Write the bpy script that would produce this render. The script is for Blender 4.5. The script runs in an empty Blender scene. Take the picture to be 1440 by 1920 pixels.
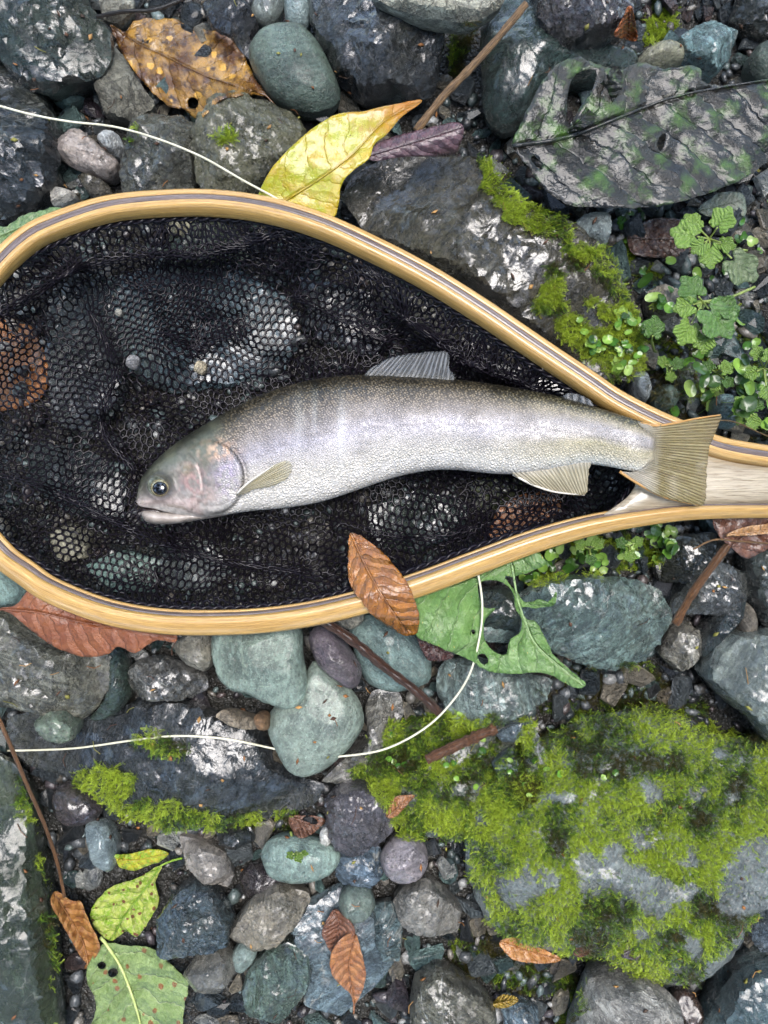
import bpy, math, random
import numpy as np
from mathutils import Vector
from mathutils.bvhtree import BVHTree
from mathutils.geometry import delaunay_2d_cdt

random.seed(7); RNG = np.random.default_rng(11)
SC = bpy.context.scene
COL = SC.collection
R = math.radians

# ------------------------------------------------------------------ camera, sky, sun, exposure
HC = 0.438                       # camera height above the stream bed, metres
KPX = (18.0 / 26.0) / 960.0      # tangent per photograph pixel
cam_d = bpy.data.cameras.new('camera'); cam = bpy.data.objects.new('camera', cam_d); COL.objects.link(cam)
cam_d.sensor_fit = 'VERTICAL'; cam_d.sensor_height = 36.0; cam_d.lens = 26.0
cam_d.clip_start = 0.01; cam_d.clip_end = 50.0
cam_d.dof.use_dof = True; cam_d.dof.focus_distance = HC - 0.052; cam_d.dof.aperture_fstop = 14.0
cam.location = (0, 0, HC); cam.rotation_euler = (0, 0, 0)
SC.camera = cam
SUN_EL, SUN_AZ = 76.0, 35.0      # azimuth clockwise from +Y (the top of the picture)
world = bpy.data.worlds.new('World'); SC.world = world; world.use_nodes = True
wn = world.node_tree
sky = wn.nodes.new('ShaderNodeTexSky'); sky.sky_type = 'NISHITA'; sky.sun_disc = False
sky.sun_elevation = R(SUN_EL); sky.sun_rotation = R(SUN_AZ); sky.air_density = 1.0; sky.dust_density = 2.0; sky.ozone_density = 1.0
bg = wn.nodes['Background']; wn.links.new(sky.outputs[0], bg.inputs[0]); bg.inputs[1].default_value = 0.15
sun_d = bpy.data.lights.new('sun', 'SUN'); sun_d.energy = 0.85; sun_d.angle = R(34); sun_d.color = (1.0, 0.99, 0.97)
sun = bpy.data.objects.new('sun', sun_d); COL.objects.link(sun)
sd = Vector((math.sin(R(SUN_AZ)) * math.cos(R(SUN_EL)), math.cos(R(SUN_AZ)) * math.cos(R(SUN_EL)), math.sin(R(SUN_EL))))
sun.rotation_euler = sd.to_track_quat('Z', 'Y').to_euler(); sun.location = sd * 3
SC.view_settings.view_transform = 'Standard'; SC.view_settings.look = 'None'
SC.view_settings.exposure = 2.35; SC.view_settings.gamma = 1.0
SC.render.engine = 'CYCLES'
SC.cycles.use_denoising = True
SC.cycles.max_bounces = 6; SC.cycles.transparent_max_bounces = 12
SC.cycles.sample_clamp_indirect = 4.0

# ------------------------------------------------------------------ helpers
def hexc(h, f=1.0):
    h = h.lstrip('#'); o = []
    for i in (0, 2, 4):
        s = int(h[i:i + 2], 16) / 255.0
        o.append((s / 12.92 if s <= 0.04045 else ((s + 0.055) / 1.055) ** 2.4) * f)
    return tuple(o)

def at(px, py, z):
    px = np.asarray(px, float); py = np.asarray(py, float); z = np.asarray(z, float) + 0 * px
    d = HC - z
    return np.stack([(px - 720) * KPX * d, (960 - py) * KPX * d, z], -1)

def to_px(P):
    d = HC - P[..., 2]
    return np.stack([P[..., 0] / (KPX * d) + 720, 960 - P[..., 1] / (KPX * d)], -1)

def _h(i, j, k, s):
    n = (i * 374761393 + j * 668265263 + k * 2147483647 + s * 1274126177) & 0xffffffff
    n = ((n ^ (n >> 13)) * 1274126177) & 0xffffffff
    n = n ^ (n >> 16)
    return (n & 0xffffff) / float(0xffffff) * 2 - 1

def vnoise(P, seed=0):
    P = np.asarray(P, float)
    if P.shape[-1] == 2: P = np.concatenate([P, np.zeros(P.shape[:-1] + (1,))], -1)
    f = np.floor(P).astype(np.int64); t = P - f; t = t * t * t * (t * (t * 6 - 15) + 10)
    i, j, k = f[..., 0], f[..., 1], f[..., 2]; x, y, z = t[..., 0], t[..., 1], t[..., 2]
    def L(a, b, w): return a + (b - a) * w
    r = []
    for dk in (0, 1):
        r.append(L(L(_h(i, j, k + dk, seed), _h(i + 1, j, k + dk, seed), x), L(_h(i, j + 1, k + dk, seed), _h(i + 1, j + 1, k + dk, seed), x), y))
    return L(r[0], r[1], z)

def fbm(P, seed=0, octv=4, rough=0.5):
    P = np.asarray(P, float); a = 1.0; s = 0; n = 0
    for o in range(octv):
        s = s + a * vnoise(P * 2.03 ** o + 17.3 * o, seed + o); n += a; a *= rough
    return s / n

def inpoly(pts, poly):
    pts = np.asarray(pts, float); poly = np.asarray(poly, float)
    x, y = pts[..., 0], pts[..., 1]; ins = np.zeros(x.shape, bool); n = len(poly)
    for a in range(n):
        x0, y0 = poly[a]; x1, y1 = poly[(a + 1) % n]
        if y0 == y1: continue
        c = ((y0 > y) != (y1 > y)) & (x < (x1 - x0) * (y - y0) / (y1 - y0) + x0)
        ins ^= c
    return ins

def polydist(pts, poly, closed=True):
    pts = np.asarray(pts, float); poly = np.asarray(poly, float); best = np.full(pts.shape[:-1], 1e9)
    n = len(poly)
    for a in range(n if closed else n - 1):
        p, q = poly[a], poly[(a + 1) % n]; d = q - p; L2 = max(d @ d, 1e-12)
        t = np.clip(((pts - p) @ d) / L2, 0, 1)
        best = np.minimum(best, np.linalg.norm(pts - (p + t[..., None] * d), axis=-1))
    return best

def spline(pts, n, closed=False):
    """Catmull-Rom through pts, resampled to n points of equal arc length."""
    P = np.asarray(pts, float); m = len(P); out = []
    segs = m if closed else m - 1
    for i in range(segs):
        g = (lambda k: P[k % m]) if closed else (lambda k: P[min(max(k, 0), m - 1)])
        p0, p1, p2, p3 = g(i - 1), g(i), g(i + 1), g(i + 2)
        for t in np.linspace(0, 1, 12, endpoint=False):
            out.append(0.5 * (2 * p1 + (p2 - p0) * t + (2 * p0 - 5 * p1 + 4 * p2 - p3) * t * t + (3 * p1 - p0 - 3 * p2 + p3) * t ** 3))
    out.append(P[0] if closed else P[-1])
    out = np.array(out); d = np.r_[0, np.cumsum(np.linalg.norm(np.diff(out, axis=0), axis=1))]
    s = np.linspace(0, d[-1], n, endpoint=not closed)
    return np.stack([np.interp(s, d, out[:, k]) for k in range(out.shape[1])], -1)

def sstep(a, b, x):
    t = np.clip((np.asarray(x, float) - a) / (b - a), 0, 1); return t * t * (3 - 2 * t)

def mk(name, V, F, mat=None, parent=None, smooth=True, uv=None, col=None, origin=None, color=None):
    """One mesh object; V in world coordinates, origin its local zero (default: the parent's)."""
    V = np.asarray(V, float)
    if parent is not None and origin is None: o0 = np.array(parent['_o'])
    elif origin is not None: o0 = np.asarray(origin, float)
    else: o0 = np.array([V[:, 0].mean(), V[:, 1].mean(), V[:, 2].min()])
    me = bpy.data.meshes.new(name)
    L = V - o0
    if isinstance(F, np.ndarray):
        k = F.shape[1]; nf = len(F)
        me.vertices.add(len(L)); me.vertices.foreach_set('co', L.astype(np.float32).ravel())
        me.loops.add(nf * k); me.loops.foreach_set('vertex_index', F.astype(np.int32).ravel())
        me.polygons.add(nf); me.polygons.foreach_set('loop_start', np.arange(0, nf * k, k, dtype=np.int32))
        me.update(calc_edges=True); me.validate()
    else:
        me.from_pydata([tuple(v) for v in L], [], F)
    if smooth: me.polygons.foreach_set('use_smooth', np.ones(len(me.polygons), bool))
    li = np.empty(len(me.loops), np.int32); me.loops.foreach_get('vertex_index', li)
    if uv is not None:
        u = me.uv_layers.new(name='UVMap'); u.data.foreach_set('uv', np.asarray(uv, np.float32)[li].ravel())
    if col is not None:
        c = np.asarray(col, np.float32)
        if c.shape[1] == 3: c = np.concatenate([c, np.ones((len(c), 1), np.float32)], 1)
        a = me.color_attributes.new('Col', 'FLOAT_COLOR', 'POINT'); a.data.foreach_set('color', c.ravel())
    if mat is not None: me.materials.append(mat)
    me.update()
    o = bpy.data.objects.new(name, me); COL.objects.link(o)
    if parent is not None:
        o.parent = parent; o.location = o0 - np.array(parent['_o'])
    else: o.location = o0
    o['_o'] = [float(x) for x in o0]
    if color is not None: o.color = (*color, 1.0)
    return o

def empty(name, loc):
    o = bpy.data.objects.new(name, None); COL.objects.link(o); o.location = loc; o.empty_display_size = 0.01
    o['_o'] = [float(x) for x in loc]; return o

def tag(o, label=None, cat=None, group=None, kind=None):
    if label: o['label'] = label
    if cat: o['category'] = cat
    if group: o['group'] = group
    if kind: o['kind'] = kind
    return o

def grid_faces(nu, nv, closed_v=False):
    i = np.arange(nu - 1)[:, None]; j = np.arange(nv if closed_v else nv - 1)[None, :]; j2 = (j + 1) % nv
    return np.stack([i * nv + j + 0 * i, i * nv + j2, (i + 1) * nv + j2, (i + 1) * nv + j], -1).reshape(-1, 4)

def tube(P, rad, sides=8, caps=True):
    P = np.asarray(P, float); n = len(P); rad = np.broadcast_to(np.asarray(rad, float), (n,))
    T = np.gradient(P, axis=0); T /= np.linalg.norm(T, axis=1)[:, None] + 1e-12
    up = np.array([0, 0, 1.0]); S = np.cross(T, up); S /= np.linalg.norm(S, axis=1)[:, None] + 1e-9; U = np.cross(S, T)
    a = np.linspace(0, 2 * np.pi, sides, endpoint=False)
    V = P[:, None] + rad[:, None, None] * (np.cos(a)[None, :, None] * S[:, None] + np.sin(a)[None, :, None] * U[:, None])
    F = [tuple(f) for f in grid_faces(n, sides, True)]
    if caps: F += [tuple(range(sides))[::-1], tuple((n - 1) * sides + k for k in range(sides))]
    uv = np.stack([np.repeat(np.linspace(0, 1, n), sides), np.tile(a / 6.283, n)], -1)
    return V.reshape(-1, 3), F, uv

def cdt(outline, holes=(), g=7.0, jit=0.25, extra=None):
    """Triangulate a polygon in pixels with interior points about g apart."""
    O = np.asarray(outline, float); lo, hi = O.min(0), O.max(0)
    X, Y = np.meshgrid(np.arange(lo[0], hi[0], g), np.arange(lo[1], hi[1], g * 0.87)); X = X + (np.arange(X.shape[0]) % 2)[:, None] * g / 2
    G = np.stack([X.ravel(), Y.ravel()], -1); G = G + (RNG.random(G.shape) - 0.5) * g * jit * 2
    ok = inpoly(G, O) & (polydist(G, O) > g * 0.45)
    for h in holes: ok &= ~inpoly(G, h) & (polydist(G, h) > g * 0.45)
    pts = [O] + [np.asarray(h, float) for h in holes]; edges = []; b = 0
    for q in pts:
        edges += [(b + i, b + (i + 1) % len(q)) for i in range(len(q))]; b += len(q)
    if extra is not None: pts.append(np.asarray(extra, float))
    pts.append(G[ok]); A = np.concatenate(pts)
    r = delaunay_2d_cdt([Vector(p) for p in A], edges, [], 0, 1e-4)
    V = np.array([tuple(v) for v in r[0]]); F = np.array([f for f in r[2] if len(f) == 3])
    c = V[F].mean(1); ok = inpoly(c, O)
    for h in holes: ok &= ~inpoly(c, h)
    F = F[ok]
    e1, e2 = V[F[:, 1]] - V[F[:, 0]], V[F[:, 2]] - V[F[:, 0]]
    neg = (e1[:, 0] * e2[:, 1] - e1[:, 1] * e2[:, 0]) > 0      # pixel y runs down: make faces look up
    F[neg] = F[neg][:, ::-1]
    used = np.unique(F); m = -np.ones(len(V), int); m[used] = np.arange(len(used))
    return V[used], m[F]

SURF_V, SURF_F = [], []
BVH = None
def add_surface(V, F):
    b = sum(len(v) for v in SURF_V)
    SURF_V.append(np.asarray(V, float)); SURF_F.extend([tuple(int(i) + b for i in f) for f in F])
def build_bvh():
    global BVH
    V = np.concatenate(SURF_V); BVH = BVHTree.FromPolygons([tuple(v) for v in V], SURF_F)
def pick(px, py):
    d = Vector(((px - 720) * KPX, (960 - py) * KPX, -1.0)); l = d.length
    h = BVH.ray_cast(Vector((0, 0, HC)), d / l)
    if h[0] is None: return Vector(at(px, py, 0.0)), Vector((0, 0, 1))
    return h[0], h[1]
def height_at(x, y, default=0.0):
    h = BVH.ray_cast(Vector((x, y, 0.3)), Vector((0, 0, -1)))
    return h[0].z if h[0] is not None else default

# ------------------------------------------------------------------ material helpers
class NT:
    def __init__(s, name):
        s.m = bpy.data.materials.new(name); s.m.use_nodes = True; s.t = s.m.node_tree; s.t.nodes.clear()
        s.out = s.n('ShaderNodeOutputMaterial')
    def n(s, typ, **kw):
        x = s.t.nodes.new(typ)
        for k, v in kw.items(): setattr(x, k, v)
        return x
    def l(s, a, b): s.t.links.new(a, b)
    def put(s, sock, v):
        if hasattr(v, 'links') or isinstance(v, bpy.types.NodeSocket): s.l(v, sock)
        elif isinstance(v, tuple) and len(v) == 3 and sock.type == 'RGBA': sock.default_value = (*v, 1)
        else: sock.default_value = v
    def math(s, op, a, b=0.0, clamp=False):
        x = s.n('ShaderNodeMath', operation=op, use_clamp=clamp); s.put(x.inputs[0], a); s.put(x.inputs[1], b); return x.outputs[0]
    def mix(s, f, a, b, blend='MIX'):
        x = s.n('ShaderNodeMix', data_type='RGBA', blend_type=blend); s.put(x.inputs[0], f); s.put(x.inputs[6], a); s.put(x.inputs[7], b); return x.outputs[2]
    def noise(s, vec, scale, detail=4, rough=0.55, dist=0.0, w=None):
        x = s.n('ShaderNodeTexNoise'); x.inputs['Scale'].default_value = scale; x.inputs['Detail'].default_value = detail
        x.inputs['Roughness'].default_value = rough; x.inputs['Distortion'].default_value = dist
        if vec is not None: s.l(vec, x.inputs['Vector'])
        return x.outputs['Fac']
    def voro(s, vec, scale, feature='F1', rnd=1.0):
        x = s.n('ShaderNodeTexVoronoi', feature=feature); x.inputs['Scale'].default_value = scale; x.inputs['Randomness'].default_value = rnd
        if vec is not None: s.l(vec, x.inputs['Vector'])
        return x
    def ramp(s, f, a, b, lo=0.0, hi=1.0):
        x = s.n('ShaderNodeMapRange'); s.put(x.inputs[0], f); x.inputs[1].default_value = a; x.inputs[2].default_value = b
        x.inputs[3].default_value = lo; x.inputs[4].default_value = hi; x.clamp = True; return x.outputs[0]
    def bump(s, h, dist, strength=1.0, prev=None):
        x = s.n('ShaderNodeBump'); s.put(x.inputs['Height'], h); x.inputs['Distance'].default_value = dist; s.put(x.inputs['Strength'], strength)
        if prev is not None: s.l(prev, x.inputs['Normal'])
        return x.outputs[0]
    def bsdf(s, base, rough, normal=None, spec=0.5, coat=0.0, metal=0.0, coat_rough=0.08, cn=None):
        b = s.n('ShaderNodeBsdfPrincipled'); s.put(b.inputs['Base Color'], base); s.put(b.inputs['Roughness'], rough)
        s.put(b.inputs['Specular IOR Level'], spec); s.put(b.inputs['Coat Weight'], coat); b.inputs['Coat Roughness'].default_value = coat_rough
        s.put(b.inputs['Metallic'], metal)
        if normal is not None: s.l(normal, b.inputs['Normal'])
        if cn is not None: s.l(cn, b.inputs['Coat Normal'])
        return b
    def done(s, sh):
        s.l(sh.outputs[0] if hasattr(sh, 'outputs') else sh, s.out.inputs[0]); return s.m
    def stone_coords(s):
        tc = s.n('ShaderNodeTexCoord'); oi = s.n('ShaderNodeObjectInfo')
        vr = s.n('ShaderNodeVectorRotate', rotation_type='Z_AXIS'); s.l(tc.outputs['Object'], vr.inputs['Vector'])
        s.l(s.math('MULTIPLY', oi.outputs['Random'], 6.283), vr.inputs['Angle'])
        ad = s.n('ShaderNodeVectorMath', operation='ADD'); s.l(vr.outputs[0], ad.inputs[0])
        cx = s.n('ShaderNodeCombineXYZ'); s.l(s.math('MULTIPLY', oi.outputs['Random'], 7.7), cx.inputs[0]); s.l(s.math('MULTIPLY', oi.outputs['Random'], 3.1), cx.inputs[2])
        s.l(cx.outputs[0], ad.inputs[1])
        return ad.outputs[0], oi.outputs['Color'], oi.outputs['Random']
# ------------------------------------------------------------------ rock materials (colour of each stone comes from the object)
def rock_mat(name, rough=(0.22, 0.5), bump=0.0016, fine=0.0006, vein=0.0, speck=0.0, bands=0.0, algae=0.25, coat=0.0, crack=0.0, pits=0.0, film_d=0.0010, streak=0.0):
    s = NT(name); co, col, rnd = s.stone_coords()
    n1 = s.noise(co, 42, 7, 0.62); n2 = s.noise(co, 210, 7, 0.72); n3 = s.noise(co, 780, 4, 0.7); n4 = s.noise(co, 17, 4, 0.6); n5 = s.noise(co, 95, 6, 0.7, 1.0)
    mul = lambda r, g, b: s.mix(1.0, col, (r, g, b), 'MULTIPLY')
    base = s.mix(s.ramp(n1, 0.36, 0.66), mul(0.42, 0.44, 0.45), mul(1.4, 1.38, 1.32))
    base = s.mix(s.ramp(n2, 0.45, 0.62, 0.0, 0.7), base, mul(0.33, 0.33, 0.34))
    base = s.mix(s.ramp(n5, 0.56, 0.68, 0.0, 0.55), base, mul(1.75, 1.66, 1.5))
    base = s.mix(s.ramp(n3, 0.55, 0.72, 0.0, 0.65), base, mul(2.1, 2.1, 2.05))
    base = s.mix(s.ramp(n3, 0.42, 0.28, 0.0, 0.6), base, mul(0.25, 0.25, 0.25))
    base = s.mix(s.math('MULTIPLY', s.ramp(n4, 0.48, 0.66), algae), base, (0.085, 0.080, 0.028))
    h = s.math('ADD', s.math('MULTIPLY', n1, 1.0), s.math('MULTIPLY', n2, 0.6))
    if streak:
        mq = s.n('ShaderNodeMapping'); s.l(co, mq.inputs[0]); mq.inputs['Scale'].default_value = (1, 4.5, 3); mq.inputs['Rotation'].default_value = (.2, .1, 1.1)
        ns = s.noise(mq.outputs[0], 62, 7, 0.7, .9)
        base = s.mix(s.math('MULTIPLY', s.ramp(ns, .5, .64), streak), base, mul(1.9, 1.95, 1.95)); base = s.mix(s.math('MULTIPLY', s.ramp(ns, .47, .36), streak), base, mul(.28, .29, .31))
        h = s.math('ADD', h, s.math('MULTIPLY', ns, streak * .9))
    h = s.math('ADD', h, s.math('MULTIPLY', n5, 0.35))
    if vein:
        nv = s.noise(co, 22, 4, 0.55, 0.8)
        vv = s.math('MULTIPLY', s.ramp(s.math('ABSOLUTE', s.math('SUBTRACT', nv, 0.5)), 0.001, 0.010, 1.0, 0.0), s.ramp(s.noise(co, 30, 3, .6), .42, .62))
        base = s.mix(s.math('MULTIPLY', vv, vein), base, (0.42, 0.42, 0.38))
    if speck:
        v = s.voro(co, 420); base = s.mix(s.ramp(v.outputs['Distance'], 0.10, 0.42, speck, 0.0), base, s.mix(s.ramp(n2, 0.4, 0.6), (0.36, 0.34, 0.3), (0.05, 0.05, 0.045)))
    if bands:
        mp = s.n('ShaderNodeMapping'); s.l(co, mp.inputs[0]); mp.inputs['Scale'].default_value = (1, 7, 7); mp.inputs['Rotation'].default_value = (0, 0, .7)
        nb_ = s.noise(mp.outputs[0], 26, 6, 0.66, 0.6)
        base = s.mix(s.math('MULTIPLY', s.ramp(nb_, 0.42, 0.6), bands), base, mul(0.35, 0.37, 0.38))
        base = s.mix(s.math('MULTIPLY', s.ramp(nb_, 0.38, 0.3), bands), base, mul(1.6, 1.6, 1.6))
        h = s.math('ADD', h, s.math('MULTIPLY', nb_, 1.1))
    if crack:
        for sc_, am in ((26, 1.0), (75, .45)):
            nn = s.noise(co, sc_, 5, 0.62, 1.8); ln = s.ramp(s.math('ABSOLUTE', s.math('SUBTRACT', nn, 0.5)), 0.0, 0.022)
            h = s.math('ADD', h, s.math('MULTIPLY', ln, crack * am)); base = s.mix(s.math('MULTIPLY', s.math('SUBTRACT', 1.0, ln), .6), base, mul(.3, .3, .3))
    if pits:
        vp = s.voro(co, 330); pt = s.ramp(s.math('ADD', vp.outputs['Distance'], s.math('MULTIPLY', n2, .5)), .28, .48)
        h = s.math('ADD', h, s.math('MULTIPLY', pt, pits)); base = s.mix(s.math('MULTIPLY', s.math('SUBTRACT', 1.0, pt), .5), base, mul(.4, .4, .4))
    nb = s.bump(h, bump); nb = s.bump(n3, fine, 1.0, nb)
    nr = s.noise(co, 70, 4, 0.65)
    film = s.math('ADD', s.math('ADD', s.noise(co, 120, 2, .45, .6), s.math('MULTIPLY', s.noise(co, 260, 2, .5), .28)), s.math('MULTIPLY', h, .05))
    cn = s.bump(film, film_d)
    wet = s.math('MULTIPLY', s.ramp(s.noise(co, 26, 4, .6), .36, .56, .25, 1.0), coat)
    b = s.bsdf(base, s.ramp(nr, 0.38, 0.62, rough[0], rough[1]), nb, 0.5, wet, 0, 0.15, cn)
    return s.done(b)

MS = {
    'smooth': rock_mat('river_stone', (0.26, 0.55), 0.0018, 0.0013, speck=0.3, algae=0.15, pits=.25, coat=.25, film_d=.0008, streak=.3),
    'matte': rock_mat('dry_stone', (0.5, 0.8), 0.0020, 0.0010, speck=0.2, algae=0.12, crack=.3, pits=.3, streak=.4),
    'rough': rock_mat('wet_rough_rock', (0.12, 0.30), 0.0040, 0.0022, vein=0.25, algae=0.3, coat=1.0, crack=0.5, film_d=.0013, streak=.7),
    'dark': rock_mat('wet_dark_rock', (0.13, 0.34), 0.0034, 0.0020, algae=0.25, coat=.9, crack=0.25, streak=.6),
    'band': rock_mat('banded_rock', (0.12, 0.4), 0.0030, 0.0018, vein=0.3, bands=0.8, algae=0.2, coat=.8),
    'vein': rock_mat('veined_rock', (0.14, 0.42), 0.0032, 0.0018, vein=0.8, algae=0.3, crack=0.35, coat=.8, streak=.8),
    'speck': rock_mat('speckled_rock', (0.2, 0.5), 0.0028, 0.0012, speck=0.6, algae=0.25, pits=.6, coat=.5, streak=.3),
}

def stone(label, pts, z0, h, color, mat='smooth', flat=2.4, facets=0, amp=0.03, seed=None, cat='stone', name='stone', cap=None, waist=0.5, group=None, surf=True, f=1.0):
    seed = seed if seed is not None else len(bpy.data.objects) * 7 + 3
    rg = np.random.default_rng(seed)
    px = np.asarray(pts, float); size = np.ptp(px, axis=0).max()
    zw = z0 + waist * h; sharp = facets >= 2
    nA = int(np.clip(size / 3.4, 34, 130)); g = float(np.clip(size / 40, 3.4, 8.5))
    lin = np.r_[px, px[:1]]; dl = np.r_[0, np.cumsum(np.linalg.norm(np.diff(lin, axis=0), axis=1))]; sl_ = np.linspace(0, dl[-1], nA, endpoint=False)
    so = spline(px, nA * 8, True); LP = np.stack([np.interp(sl_, dl, lin[:, q]) for q in (0, 1)], -1)
    near = so[((LP[:, None] - so[None]) ** 2).sum(2).argmin(1)]; wl = .75 if sharp else .12
    op = LP * wl + near * (1 - wl)
    v2, f2 = cdt(op, g=g)
    x, y = op[:, 0], op[:, 1]; cr = x * np.roll(y, -1) - np.roll(x, -1) * y; A = cr.sum() / 2
    cp = np.array([((x + np.roll(x, -1)) * cr).sum() / (6 * A), ((y + np.roll(y, -1)) * cr).sum() / (6 * A)])
    oa = np.arctan2(op[:, 1] - cp[1], op[:, 0] - cp[0]); orr = np.linalg.norm(op - cp, axis=1); so_ = np.argsort(oa); oa, orr = oa[so_], orr[so_]
    oa = np.r_[oa[-1] - 2 * np.pi, oa, oa[0] + 2 * np.pi]; orr = np.r_[orr[-1], orr, orr[0]]
    dmin = polydist(v2, op); va = np.arctan2(v2[:, 1] - cp[1], v2[:, 0] - cp[0]); t_ = np.clip(np.linalg.norm(v2 - cp, axis=1) / np.interp(va, oa, orr), 0, 1)
    t_ = np.where(dmin < 1e-3, 1.0, np.minimum(t_, 1 - np.minimum(dmin / (np.sqrt(abs(A) / np.pi) * 3), .5)))
    c = at(cp[0], cp[1], zw); rad = np.sqrt(abs(A) / np.pi) * KPX * (HC - zw); hh = z0 + h - zw
    if sharp: flat = max(flat * 1.9, 5.0)
    dome = lambda q: np.maximum(1 - q ** flat, 0) ** (1 / max(flat * .6, 1.6))
    Vt = at(v2[:, 0], v2[:, 1], zw); Vt[:, 2] = zw + hh * dome(t_)
    Oc = at(op[:, 0], op[:, 1], zw); under = []
    for q, w_ in ((1.0, 0.0), (0.985, 0.25), (0.93, 0.55), (0.84, 0.85), (0.74, 1.0)):
        r_ = c + (Oc - c) * q; r_[:, 2] = zw - (zw - z0 + .004) * w_; under.append(r_)
    V = np.concatenate([Vt] + under); D = V - c; nt = len(Vt)
    if facets:
        top = np.arange(len(V)) < nt
        for k in range(facets + 5):
            an = (k + rg.uniform(-.35, .35)) * 6.283 / (facets + 5); tk = rg.uniform(.35, .92); sl = rg.uniform(.3, 1.6 if sharp else .5) * hh / rad * (.5 + tk)
            u_ = D[:, 0] * math.cos(an) + D[:, 1] * math.sin(an)
            zk = zw + hh * float(dome(np.array(tk))) * rg.uniform(.72 if sharp else .93, 1.0)
            pl = zk - sl * (u_ - tk * rad)
            V[:, 2] = np.where(top & (V[:, 2] > zw + 1e-7), np.minimum(V[:, 2], np.maximum(pl, zw + .02 * hh)), V[:, 2])
    if sharp:
        tl_ = rg.uniform(-.22, .22, 2); tp_ = np.clip((V[:, 2] - zw) / hh, 0, 1); V[:, 2] += tp_ * (D[:, 0] * tl_[0] + D[:, 1] * tl_[1]) - tp_ * np.abs(tl_).sum() * rad * .3
    D = V - c; N = D / (np.linalg.norm(D, axis=-1, keepdims=True) + 1e-9); N[:, 2] = np.maximum(N[:, 2], -.3)
    S = rad * amp * 2.2
    nz = fbm(V * (0.9 / rad) + seed, seed, 4, 0.55) * S
    if amp > 0.045: nz = nz + (0.5 - np.abs(fbm(V * (2.2 / rad) + seed * 1.7, seed + 9, 4, 0.55)) * 2) * S * 0.5
    if mat in ('rough', 'vein', 'band', 'dark', 'speck'):
        rr = 1 - np.abs(fbm(V * 150.0 + seed * .37, seed + 21, 4, .6)) * 2; nz = nz + (rr - .6) * min(.0011, S * .5)
    Vf = V + N * nz[:, None]
    if cap is not None: Vf[:, 2] = np.where(Vf[:, 2] > cap, cap + (Vf[:, 2] - cap) * 0.1, Vf[:, 2])
    F = [tuple(int(q) for q in f) for f in f2]
    q = grid_faces(len(under), nA, True) + nt
    F += [tuple(int(k) for k in (r_ if A > 0 else r_[::-1])) for r_ in q]
    o = mk(name, Vf, F, MS[mat], None, True, origin=(c[0], c[1], z0), color=desat(hexc(color, f * {'dark': .62, 'rough': .66, 'vein': .9, 'band': .85}.get(mat, 1.0)), 1.05))
    if sharp: o.data.set_sharp_from_angle(angle=R(20))
    tag(o, label, cat, group)
    if surf: add_surface(Vf, F)
    STONES.append(px)
    return o
STONES = []
def desat(c, k):
    l = .3 * c[0] + .6 * c[1] + .1 * c[2]; return tuple(l + (x - l) * k for x in c)
FS = 0.74
def st(*a, **k): return stone(*a, **{'f': FS, **k})

# ------------------------------------------------------------------ ground
def ground():
    s = NT('wet_gravel_soil'); tc = s.n('ShaderNodeTexCoord'); co = tc.outputs['Object']
    v = s.voro(co, 260); v2 = s.voro(co, 620); n = s.noise(co, 20, 5, 0.6); n2 = s.noise(co, 500, 3)
    c = s.mix(s.ramp(n, 0.3, 0.7), (0.007, 0.007, 0.006), (0.024, 0.021, 0.017))
    bw = s.n('ShaderNodeRGBToBW'); s.l(v.outputs['Color'], bw.inputs[0]); c = s.mix(s.ramp(bw.outputs[0], .2, .9, 0, .5), c, (0.045, 0.047, 0.043))
    h = s.math('ADD', s.math('MULTIPLY', v.outputs['Distance'], -1.0), s.math('MULTIPLY', v2.outputs['Distance'], -0.5))
    m = s.done(s.bsdf(c, s.ramp(n2, 0.3, 0.7, 0.2, 0.6), s.bump(h, 0.003)))
    xs = np.r_[np.linspace(-8, -0.5, 16)[:-1], np.linspace(-0.5, 0.5, 140), np.linspace(0.5, 8, 16)[1:]]
    X, Y = np.meshgrid(xs, xs, indexing='ij'); P = np.stack([X, Y, 0 * X], -1)
    P[..., 2] = fbm(P * 28, 3, 4) * 0.004 + fbm(P * 3, 5, 2) * 0.004 - 0.002
    V = P.reshape(-1, 3); F = grid_faces(len(xs), len(xs))[:, ::-1].copy()
    if True:
        e = np.cross(V[F[0, 1]] - V[F[0, 0]], V[F[0, 2]] - V[F[0, 0]])
        if e[2] < 0: F = F[:, ::-1].copy()
    o = mk('ground', V, F, m, None, True, origin=(0, 0, 0)); tag(o, 'dark wet gravel and silt of the stream bank', 'ground', kind='structure')
    add_surface(V, F)
ground()

# ------------------------------------------------------------------ stones seen one by one
st('large dark green boulder beside the blotched brown leaf', [(-70,-60),(140,-60),(162,15),(205,62),(206,100),(190,140),(160,147),(122,162),(92,177),(55,167),(25,142),(-5,120),(-80,100)], -.004, .055, '#3f524f', 'dark', 2.6, 3, .06, 11, 'boulder', 'boulder')
st('dark blue-black wet rock under the white line', [(-80,105),(0,122),(40,150),(80,180),(102,230),(112,290),(97,350),(62,385),(20,408),(-80,420)], -.004, .043, '#3c464d', 'rough', 2.6, 3, .07, 12, 'boulder', 'boulder', cap=.044)
st('tan-grey flat stone half under the blotched brown leaf', [(205,80),(232,105),(258,150),(288,190),(282,207),(240,227),(200,222),(184,180),(188,130)], -.003, .025, '#77766c', 'matte', 3.0, 3, .05)
st('brown-grey wet stone crossed by the white line', [(228,355),(224,310),(250,258),(265,230),(300,212),(340,222),(374,240),(378,275),(372,320),(366,375),(300,392),(240,385)], -.003, .036, '#62635a', 'vein', 2.4, 3, .06, 14, cap=.04)
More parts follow.
